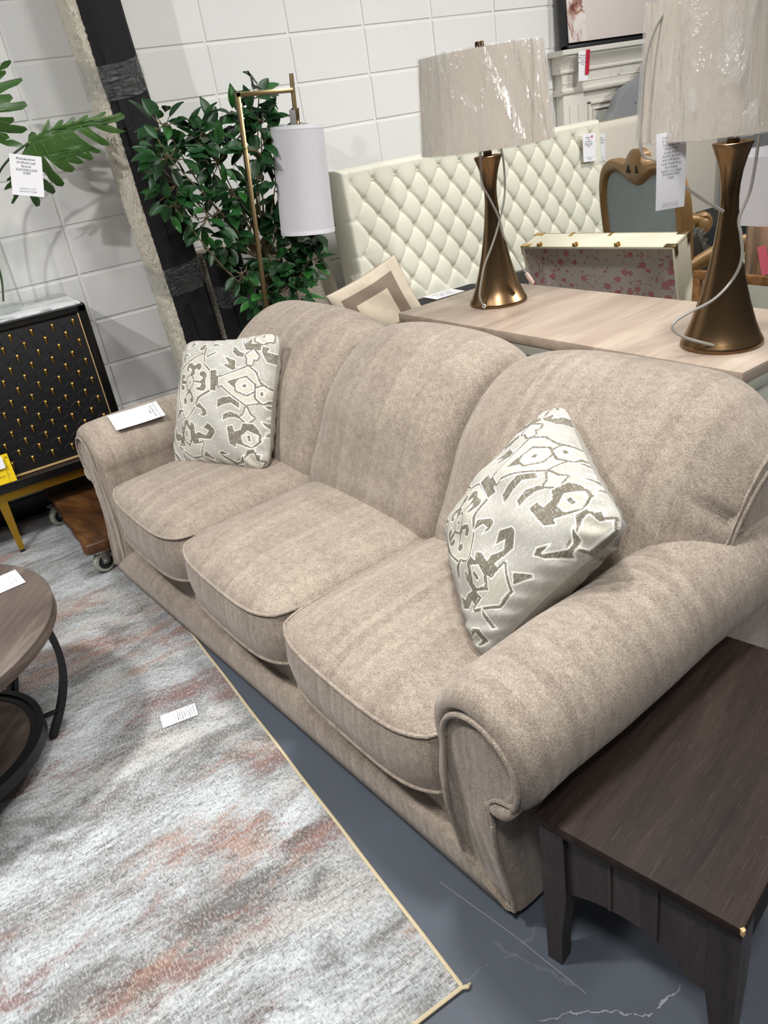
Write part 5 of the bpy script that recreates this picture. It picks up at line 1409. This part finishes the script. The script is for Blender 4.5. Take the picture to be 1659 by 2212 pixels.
cord('power_cord', [(1.02, -2.63, 1.555), (0.93, -2.575, 1.556), (0.850, -2.508, 1.549), (0.796, -2.458, 1.520), (0.768, -2.438, 1.452), (0.755, -2.436, 1.340), (0.748, -2.440, 1.294), (0.755, -2.445, 1.262), (0.779, -2.461, 1.246), (0.835, -2.491, 1.186), (0.872, -2.511, 1.153), (0.915, -2.532, 1.121)], .0036, l2, 'clear plastic lamp cord looped over the shade')
paper('price_tag', 'large white tag hanging from the near bronze lamp shade', (.762, -2.474, 1.303), (.818, -2.504, 1.303), (.748, -2.470, 1.151),
      [(t, -.02, .44 - .0475 * i, .040) for i, t in enumerate(['LumiSource (Set', 'of 2) Lenuxe 29"', 'Contemporary', 'Metal Table', 'Lamps Matte', 'Golden Bronze', 'with Off-White', 'Linen Shade from', 'Grandview', 'Gallery UL Listed', 'SHOWROOM', 'ITEM'])],
      [('PLEASE DO NOT', -.02, -.415, .030), ('REMOVE STICKER', -.02, -.45, .030)], off=.014, curl=-.003)

# ------------------------------------------------------------------ open trunk behind the chest
A = Vector((1.454, -1.232, .87)); Wd = Vector((.138, -.59, 0)).normalized(); nn = Vector((.974, .228, 0)); 
nn = (nn - Wd * nn.dot(Wd)).normalized()
Vd = (nn * .25 - Vector((0, 0, 1))).normalized(); Td = Wd.cross(Vd); 
if Td.dot(nn) < 0: Td = -Td
LW, LH, LT = .640, .43, .118
trunk = thing('storage_trunk', 'ivory trunk with brass corners, lid open showing its pink floral lining', 'trunk', (1.55, -1.50, 0))
TI = Matrix.Translation((-1.55, 1.50, 0))
LM4 = Matrix((Wd, Vd, Td)).transposed().to_4x4(); LM4.translation = A
LM4 = TI @ LM4
bm = bmesh.new(); tk = .010
box(bm, 0, LW, 0, tk, 0, LT, .002, mat=LM4); box(bm, 0, LW, LH - tk, LH, 0, LT, .002, mat=LM4)
box(bm, 0, tk, 0, LH, 0, LT, .002, mat=LM4); box(bm, LW - tk, LW, 0, LH, 0, LT, .002, mat=LM4)
box(bm, 0, LW, 0, LH, LT - tk, LT, .002, mat=LM4)
lid = obj('lid', bm, MAT['trunk'], trunk)
bm = bmesh.new(); e = .0025
box(bm, tk, LW - tk, tk, LH - tk, LT - tk - e, LT - tk, mat=LM4)
box(bm, tk, tk + e, tk, LH - tk, .006, LT - tk, mat=LM4); box(bm, LW - tk - e, LW - tk, tk, LH - tk, .006, LT - tk, mat=LM4); box(bm, tk, LW - tk, tk, tk + e, .006, LT - tk, mat=LM4)
obj('floral_lining', bm, MAT['floral'], lid)
def lidbox(name, mat, boxes, bev=.001):
    bm = bmesh.new()
    for q in boxes: box(bm, *q, bev, mat=LM4)
    return obj(name, bm, MAT[mat], lid)
for x, m in ((0, 'brasspol'), (LW, 'darkbrass')):
    s = 1 if x == 0 else -1
    for zc in (0, LT):
        u0, u1 = sorted((x, x + s * .040)); w0, w1 = sorted((x - s * .002, x + s * .001)); z0_, z1_ = (-.001, .022) if zc == 0 else (LT - .022, LT + .002)
        lidbox('corner_bracket', m, [(u0, u1, -.002, .001, z0_, z1_), (w0, w1, -.002, .036, z0_, z1_)])
for x in (.165, .335, .48): 
    if x in (.165, .335): lidbox('edge_clip', 'brasspol', [(x, x + .013, -.002, .001, LT - .03, LT + .002)])
for x in (.085, .245, .42):
    bm = bmesh.new(); box(bm, x - .012, x + .012, -.005, 0, .002, .014, .002, mat=LM4); box(bm, x - .005, x + .007, -.012, -.004, -.004, .018, .002, mat=LM4)
    tube(bm, [LM4 @ Vector((x - .012, -.007, .008)), LM4 @ Vector((x + .012, -.007, .008))], .004, 8)
    obj('latch', bm, MAT['brasspol'], lid)
bm = bmesh.new(); H4 = LM4 @ Matrix.Translation((0, LH, 0))
o4 = H4 @ Vector((0, 0, LT)); wv = Wd; dv = -nn
B4 = Matrix((wv, dv, Vector((0, 0, 1)))).transposed().to_4x4(); B4.translation = Vector((o4.x, o4.y, 0))
hb_ = o4.z - .005
box(bm, 0, LW, 0, .34, .02, .035, .002, mat=B4)
for q in ((0, LW, 0, .012), (0, LW, .328, .34), (0, .012, 0, .34), (LW - .012, LW, 0, .34)): box(bm, *q, .0, hb_, .002, mat=B4)
obj('body', bm, MAT['trunk'], trunk)

# ------------------------------------------------------------------ gilt armchair seen from behind
CR = math.atan2(-.31, .95)
ch = thing('armchair', 'ornate bronze gilt armchair with blue velvet back behind the trunk', 'chair', (1.945, -1.47, 0), (0, 0, CR))
outer = [(.270, .46), (.285, .60), (.295, .78), (.302, .93), (.292, 1.02), (.258, 1.085), (.20, 1.118), (.14, 1.118), (.085, 1.110), (.062, 1.122), (.048, 1.145), (.02, 1.158), (0, 1.160)]
inner = [(.225, .555), (.238, .66), (.248, .80), (.255, .93), (.246, .995), (.220, 1.045), (.175, 1.070), (.130, 1.070), (.085, 1.055), (.045, 1.035), (.02, 1.028), (.01, 1.026), (0, 1.026)]
oc = catmull([(a, b, 0) for a, b in outer], 4); ic = catmull([(a, b, 0) for a, b in inner], 4)
oo = [(q.x, q.y) for q in oc] + [(-q.x, q.y) for q in oc[::-1][1:]]; ii = [(q.x, q.y) for q in ic] + [(-q.x, q.y) for q in ic[::-1][1:]]
tilt = lambda z: -.10 * max(0, z - .46)
bm = bmesh.new()
rows = []
for k in range(len(oo)):
    (a, b), (c, d) = oo[k], ii[k]
    ring = []
    for t, dx in ((0, -.012), (.12, -.024), (.5, -.030), (.88, -.022), (1, -.012), (1, .022), (.5, .034), (0, .022)):
        y = a + (c - a) * t; z = b + (d - b) * t
        ring.append(Vector((tilt(z) + dx, y, z)))
    rows.append(ring)
loft(bm, rows)
box(bm, tilt(.5) - .028, tilt(.5) + .028, -.27, .27, .47, .56, .008)
bf = obj('back_frame', bm, MAT['chairwood'], ch, angle=40)
bm = bmesh.new(); prism(bm, [(a * 1.01, b * 1.003) for a, b in ii], lambda a, b, d: Vector((tilt(b) + d, a, b)), -.012, .030)
obj('back_upholstery', bm, MAT['velvet'], ch)
bm = bmesh.new()
for sy in (-.032, .032):
    prism(bm, [(sy - .012, 1.075), (sy + .012, 1.075), (sy + (-.004 if sy > 0 else .004), 1.103)], lambda a, b, d: Vector((tilt(b) + d, a, b)), -.0325, -.028)
tag(obj('crest_piercing', bm, MAT['darkblk'], bf), 'dark pierced triangle in the crest')
for sy in (-1, 1):
    bm = bmesh.new()
    tube(bm, catmull([(-.055, sy * .275, .0), (-.02, sy * .272, .2), (0, sy * .27, .47)], 5), [.022] * 6 + [.028] * 5, 10); obj('leg', bm, MAT['chairwood'], ch)
    bm = bmesh.new()
    tube(bm, catmull([(.50, sy * .26, .0), (.52, sy * .27, .2), (.50, sy * .265, .42)], 5), [.018] * 6 + [.028] * 5, 10); obj('leg', bm, MAT['chairwood'], ch)
    bm = bmesh.new()
    A_ = catmull([(tilt(.74), sy * .285, .735), (.10, sy * .31, .785), (.26, sy * .335, .800), (.40, sy * .335, .790), (.465, sy * .33, .770)], 6)
    tube(bm, A_, [.024 + .010 * math.sin(PI * i / (len(A_) - 1)) for i in range(len(A_))], 12, flat=.8)
    # scrolled end
    sc0 = [Vector((.455 + .036 * math.cos(q), sy * .33, .765 + .036 * math.sin(q))) for q in [PI * .9 - .5 * k for k in range(12)]]
    tube(bm, sc0, .018, 8)
    rings = [[Vector((.452 + r * math.cos(2 * PI * k / 20), sy * .33 + y, .760 + r * math.sin(2 * PI * k / 20))) for k in range(20)] for r, y in ((.016, -.034), (.030, -.028), (.030, .028), (.016, .034))]
    loft(bm, rings)
    arm = obj('armrest', bm, MAT['chairwood'], ch)
    bm = bmesh.new(); tube(bm, catmull([(.40, sy * .33, .775), (.385, sy * .315, .66), (.42, sy * .275, .48)], 6), [.020, .018] + [.017] * 10 + [.022], 10)
    obj('arm_post', bm, MAT['chairwood'], arm)
bm = bmesh.new(); box(bm, -.02, .53, -.28, .28, .40, .455, .010); obj('seat_frame', bm, MAT['chairwood'], ch)
N = NT('floral_tapestry'); vv = N.coord(); v1 = N.noise(vv, 26, 4, .65); v2 = N.noise(N.mapv(vv, loc=(3, 1, 2)), 14, 3)
N.pbr(N.mix(N.math('GREATER_THAN', v2, .52), N.ramp(v1, [(.36, lin(52, 74, 72)), (.47, lin(150, 160, 130)), (.56, lin(216, 214, 186)), (.66, lin(104, 130, 128))]), N.ramp(v1, [(.4, lin(206, 178, 70)), (.6, lin(226, 208, 130))])), .9); MAT['tapestry'] = N.m
bm = bmesh.new(); box(bm, -.005, .52, -.265, .265, .45, .515, .028, 4); obj('seat', bm, MAT['tapestry'], ch)

rp = thing('ruffled_cushion', 'taupe taffeta cushion with a ruffled edge on the gilt armchair', 'cushion', (2.125, -1.52, .520), (0, 0, CR))
bm = bmesh.new()
n = 40
def rc(u, v, s):
    x = 2 * u - 1; y = 2 * v - 1; e = max(0, (1 - x * x) * (1 - y * y))
    return Vector((-.02 + s * .075 * e ** .45 + .06 * -(y), x * .16, .155 + y * .15 + .004 * math.sin(20 * x + 9 * y)))
grid(bm, n, n, lambda u, v: rc(u, v, 1)); grid(bm, n, n, lambda u, v: rc(u, v, -1))
obj('cushion_body', bm, MAT['mauve'], rp, angle=180)
bm = bmesh.new()
P = [(-1 + 2 * k / 60, 1) for k in range(60)] + [(1, 1 - 2 * k / 60) for k in range(60)] + [(1 - 2 * k / 60, -1) for k in range(60)] + [(-1, -1 + 2 * k / 60) for k in range(60)]
L0 = []; L1 = []
for k, (x, y) in enumerate(P):
    b = Vector((-.02 - .06 * y, x * .157, .155 + y * .147)); o_ = Vector((0, x, y)).normalized()
    w = .012 * math.sin(k * 1.25); out = b + o_ * .035 + Vector((w, 0, 0)); out.z = max(out.z, .002); b.z = max(b.z, .002)
    L0.append([b, b + Vector((.002, 0, 0))]); L1.append(out)
for k in range(len(P)):
    j = (k + 1) % len(P); bm.faces.new([bm.verts.new(q) for q in (L0[k][0], L0[j][0], L1[j], L1[k])])
bmesh.ops.remove_doubles(bm, verts=bm.verts[:], dist=.0002)
obj('ruffle', bm, MAT['lace'], rp, angle=180)

# sage stool, dark low chest, lamp with copper base on a small table, mirror
so = thing('sage_ottoman', 'sage green velvet ottoman beyond the gilt armchair', 'ottoman', (3.02, -1.26, 0))
bm = bmesh.new(); box(bm, -.33, .33, -.30, .30, .30, .50, .05, 5); obj('cushion', bm, MAT['sage'], so)
for x in (-.26, .26):
    for y in (-.23, .23):
        bm = bmesh.new(); lathe(bm, [(.014, 0), (.022, .31)], 14, (x, y, 0)); obj('leg', bm, MAT['chairwood'], so)
dk = thing('black_low_chest', 'black low chest beyond the gilt armchair', 'chest', (3.28, -.62, 0))
bm = bmesh.new(); box(bm, -.46, .46, -.2, .2, .05, .60, .006); obj('body', bm, MAT['darkblk'], dk)
for x in (-.4, .4):
    for y in (-.15, .15):
        bm = bmesh.new(); box(bm, x - .02, x + .02, y - .02, y + .02, 0, .055, .002); obj('foot', bm, MAT['darkblk'], dk)
tb = thing('accent_table', 'small dark round table under the copper lamp', 'table', (1.815, -2.09, 0))
bm = bmesh.new(); lathe(bm, [(.165, .595), (.17, .600), (.17, .615), (.165, .62)], 48); obj('tabletop', bm, MAT['espresso'], tb)
bm = bmesh.new(); lathe(bm, [(.13, 0), (.13, .015), (.022, .03), (.018, .30), (.03, .60)], 32); obj('pedestal', bm, MAT['blackmetal'], tb)
cl = thing('copper_lamp', 'lamp with a rose copper cylinder base and plain white drum shade', 'lamp', (1.815, -2.09, .62))
bm = bmesh.new(); lathe(bm, [(.086, 0), (.092, .004), (.092, .300), (.088, .304)], 64); obj('lamp_base', bm, MAT['copper'], cl)
bm = bmesh.new(); lathe(bm, [(.011, .303), (.011, .40)], 20); obj('socket', bm, MAT['steel'], cl)
bm = bmesh.new(); lathe(bm, [(.162, .520), (.165, .520), (.172, .318), (.169, .318), (.162, .519)], 72, cap0=False, cap1=False); s = obj('lamp_shade', bm, MAT['linen_p'], cl)
bm = bmesh.new()
for k in range(3):
    a = 2 * PI * k / 3; tube(bm, [(.010 * math.cos(a), .010 * math.sin(a), .395), (.165 * math.cos(a), .165 * math.sin(a), .42)], .0016, 6)
obj('shade_spider', bm, MAT['steel'], s)
mr = thing('framed_mirror', 'rectangular mirror in a honey oak frame standing behind the chest', 'mirror', (1.545, -2.36, 0), (0, math.radians(2.2), 0))
bm = bmesh.new()
for q in ((-.40, -.372, 0.01, .805), (.372, .40, .01, .805)): box(bm, -.010, .014, q[0], q[1], q[2], q[3], .003)
for q in ((.01, .038), (.777, .805)): box(bm, -.0101, .0141, -.40, .40, q[0], q[1], .003)
obj('frame', bm, MAT['mirrorwood'], mr)
bm = bmesh.new(); box(bm, .0, .006, -.375, .375, .03, .785); obj('glass', bm, MAT['mirror'], mr)
paper('price_tag', 'pink tag hanging at the mirror behind the near bronze lamp', (1.532, -2.195, .895), (1.546, -2.214, .900), (1.560, -2.232, .815), mat='pink', off=.0)
paper('price_tag', 'white tag with violet print lying on the sage ottoman', (2.80, -1.36, .505), (2.76, -1.22, .505), (2.94, -1.32, .505), [('SHOWROOM', 0, .15, .16), ('ITEM', 0, -.15, .16)], off=.001)

# ------------------------------------------------------------------ framed-square cushion on a dark bench behind the sofa
bn = thing('black_bench', 'black upholstered bench behind the far end of the sofa', 'bench', (1.08, -.86, 0))
bm = bmesh.new(); box(bm, -.34, .67, -.27, .355, .30, .60, .03, 4); obj('cushion', bm, MAT['darkblk'], bn)
for x in (-.28, .61):
    for y in (-.22, .30):
        bm = bmesh.new(); box(bm, x - .02, x + .02, y - .02, y + .02, 0, .31, .003); obj('leg', bm, MAT['darkblk'], bn)
Lp, Tp, Rp = Vector((.753, -.831, .798)), Vector((1.018, -.975, .919)), Vector((1.150, -1.046, .640))
ax = (Lp - Tp); sz = ax.length; ax.normalize(); ay = (Rp - Tp); ay = (ay - ax * ay.dot(ax)).normalized()
az = ax.cross(ay)
cam0 = Vector((-.69, -3.69, 1.43))
if az.dot(cam0 - Tp) < 0: ax, ay = ay, ax; az = -az
cen = Tp + (Lp - Tp) * .5 + (ay if abs(ay.dot((Lp - Tp).normalized())) < .5 else ax) * sz * .5
Mp = Matrix((ax, ay, az)).transposed().to_4x4(); Mp.translation = cen
bm = bmesh.new(); n = 120; cl_ = bm.verts.layers.float_color.new('weave')
def cs(u, v, s):
    x = 2 * u - 1; y = 2 * v - 1; e = max(0, (1 - x * x) * (1 - y * y))
    return Vector((x * sz * .5 * (1 - .05 * (1 - y * y)), y * sz * .5 * (1 - .05 * (1 - x * x)), s * (.055 * e ** .5 + .003 * math.sin(6 * x + 5 * y) * e ** .3)))
Aa = grid(bm, n, n, lambda u, v: cs(u, v, 1)); Bb = grid(bm, 40, 40, lambda u, v: cs(u, v, -1))
for j in range(n + 1):
    for i in range(n + 1):
        q = max(abs(2 * i / n - 1), abs(2 * j / n - 1))
        Aa[j][i][cl_] = lin(224, 208, 184) if q < .46 else (lin(136, 118, 102) if q < .74 else (lin(214, 200, 178) if q < .985 else lin(120, 108, 98)))
for r in Bb:
    for v in r: v[cl_] = lin(120, 108, 98)
N = NT('cushion_patchwork'); a = N.n('VertexColor', {'layer_name': 'weave'}).outputs[0]; nz = N.noise(N.coord(), 30, 4, .6)
N.pbr(N.mix(N.math('MULTIPLY', nz, .35), a, (.12, .10, .08, 1)), .85, 0, N.bump(nz, .3, .006)); MAT['patch'] = N.m
o = obj('square_cushion', bm, MAT['patch'], angle=180, uv=False, recalc=False)
b2_ = bmesh.new(); b2_.from_mesh(o.data)
for f in b2_.faces:
    f.normal_update()
    if f.normal.z * f.calc_center_median().z < 0: f.normal_flip()
b2_.to_mesh(o.data); b2_.free()
o.matrix_world = Mp
tag(o, 'cream cushion with a taupe square border leaning behind the sofa', 'cushion')
paper('care_label', 'white printed label lying on the black bench beside the square cushion', (1.457, -.532, .602), (1.63, -.53, .602), (1.395, -.645, .602), [('ITEM DETAILS', .0, .2, .16), ('CARE LABEL', 0, -.1, .16)], [('showroom stock', 0, -.33, .12)], off=.001)

# ------------------------------------------------------------------ loose tags
def sofaP(d, s, z): 
    v = SM @ Vector((d, s, z)); return (v.x, v.y, v.z)
paper('price_tag', 'white tag lying on top of the far sofa arm', sofaP(.310, 1.985, .610), sofaP(.302, 1.908, .574), sofaP(.130, 2.000, .610),
      [('Polyurethane Sofa', 0, .41, .062), ('SHOWROOM', 0, .33, .062), ('ITEM', 0, .26, .062)], [('PLEASE DO NOT', 0, -.36, .045), ('REMOVE STICKER', 0, -.43, .045)], off=.004, curl=.002)
paper('care_label', 'small white printed label lying on the area rug', (-.404, -1.844, .009), (-.413, -1.899, .009), (-.502, -1.825, .009),
      [(t, 0, .42 - .066 * i, .055) for i, t in enumerate(['UNDER PENALTY OF', 'LAW THIS TAG', 'NOT TO BE REMOVED', 'EXCEPT BY THE', 'CONSUMER', 'ALL NEW MATERIAL', 'CONSISTING OF', 'POLYESTER FIBER'])], [('MADE FOR THE SHOWROOM', 0, -.14, .035), ('REG. NO.', 0, -.20, .04), ('CERTIFICATION IS MADE', 0, -.27, .035), ('BY THE MANUFACTURER', 0, -.34, .035)], off=.0005)
paper('price_tag', 'white tag lying on the round coffee table', (-.822, -1.630, .4505), (-.834, -1.530, .4505), (-.684, -1.612, .4505), [],
      [('PLEASE DO NOT', 0, -.30, .055), ('REMOVE STICKER', 0, -.38, .055)], off=.0015)

# ------------------------------------------------------------------ lights and camera
def spot(name, loc, target, power, size, radius, blend=.6, col=(1, 1, 1)):
    l = bpy.data.lights.new(name, 'SPOT'); l.energy = power; l.spot_size = math.radians(size); l.spot_blend = blend; l.shadow_soft_size = radius; l.color = col
    o = bpy.data.objects.new(name, l); COL.objects.link(o); o.location = loc
    o.rotation_euler = (Vector(target) - Vector(loc)).to_track_quat('-Z', 'Y').to_euler(); return o
def area(name, loc, target, power, sx, sy, col=(1, 1, 1)):
    l = bpy.data.lights.new(name, 'AREA'); l.shape = 'RECTANGLE'; l.size = sx; l.size_y = sy; l.energy = power; l.color = col
    o = bpy.data.objects.new(name, l); COL.objects.link(o); o.location = loc
    o.rotation_euler = (Vector(target) - Vector(loc)).to_track_quat('-Z', 'Y').to_euler(); return o
def disc(name, loc, target, power, d, col=(1, 1, 1), spread=150):
    l = bpy.data.lights.new(name, 'AREA'); l.shape = 'DISK'; l.size = d; l.energy = power; l.color = col; l.spread = math.radians(spread)
    o = bpy.data.objects.new(name, l); COL.objects.link(o); o.location = loc
    o.rotation_euler = (Vector(target) - Vector(loc)).to_track_quat('-Z', 'Y').to_euler(); return o
spot('track_light', (-2.3, -2.5, 3.0), (.1, 0, .9), 170, 50, .04)
spot('track_light', (.75, -1.9, 3.3), (.5, 0, 1.8), 24, 80, .10)
disc('ceiling_downlight', (-1.6, -2.2, 3.25), (-.9, -1.9, 0), 26, .26, (1, .99, .97), 95)
disc('ceiling_downlight', (-1.0, -4.0, 3.1), (-.1, -2.6, .2), 17, .40, (1, .99, .97), 110)
disc('ceiling_downlight', (.20, -2.5, 3.25), (.15, -2.4, 0), 18, .40, (1, .985, .96), 95)
disc('ceiling_downlight', (1.15, -2.35, 3.25), (1.0, -2.2, 0), 17, .35, (1, .985, .96))
disc('ceiling_downlight', (2.5, -1.9, 3.25), (2.4, -1.0, 0), 33, .40, (1, .98, .955))
disc('ceiling_downlight', (4.3, -4.6, 3.0), (1.0, -2.0, 1.0), 70, .40, (1, .98, .95))
W = bpy.data.worlds.new('room_ambient'); sc.world = W; W.use_nodes = True
wt = W.node_tree; bg = wt.nodes['Background']
tc = wt.nodes.new('ShaderNodeTexCoord'); sx = wt.nodes.new('ShaderNodeSeparateXYZ'); rp_ = wt.nodes.new('ShaderNodeValToRGB')
wt.links.new(tc.outputs['Generated'], sx.inputs[0]); wt.links.new(sx.outputs[2], rp_.inputs[0]); wt.links.new(rp_.outputs[0], bg.inputs[0])
rp_.color_ramp.elements[0].position = .08; rp_.color_ramp.elements[0].color = (.36, .37, .38, 1)
rp_.color_ramp.elements[1].position = .62; rp_.color_ramp.elements[1].color = (1.28, 1.30, 1.32, 1)
bg.inputs[1].default_value = .18

cam = bpy.data.cameras.new('camera'); co = bpy.data.objects.new('camera', cam); COL.objects.link(co)
pitch, roll, yaw = 0.47675291098581235, -0.1620593754860946, 0.4972792589249259
f = Vector((math.sin(yaw) * math.cos(pitch), math.cos(yaw) * math.cos(pitch), -math.sin(pitch)))
r0 = Vector((math.cos(yaw), -math.sin(yaw), 0)); u0 = r0.cross(f)
r = r0 * math.cos(roll) + u0 * math.sin(roll); u = -r0 * math.sin(roll) + u0 * math.cos(roll)
M = Matrix((r, u, -f)).transposed().to_4x4(); M.translation = (-0.6913413776870863, -3.687823738457981, 1.430557243070199)
co.matrix_world = M
cam.sensor_fit = 'VERTICAL'; cam.sensor_height = 36.0; cam.lens = 36.0 * 1661 / 2212; cam.clip_start = .02; cam.clip_end = 60
sc.camera = co
vs = sc.view_settings
vs.view_transform = 'Standard'; vs.look = 'None'; vs.gamma = 1; vs.use_curve_mapping = False; vs.exposure = 0.0
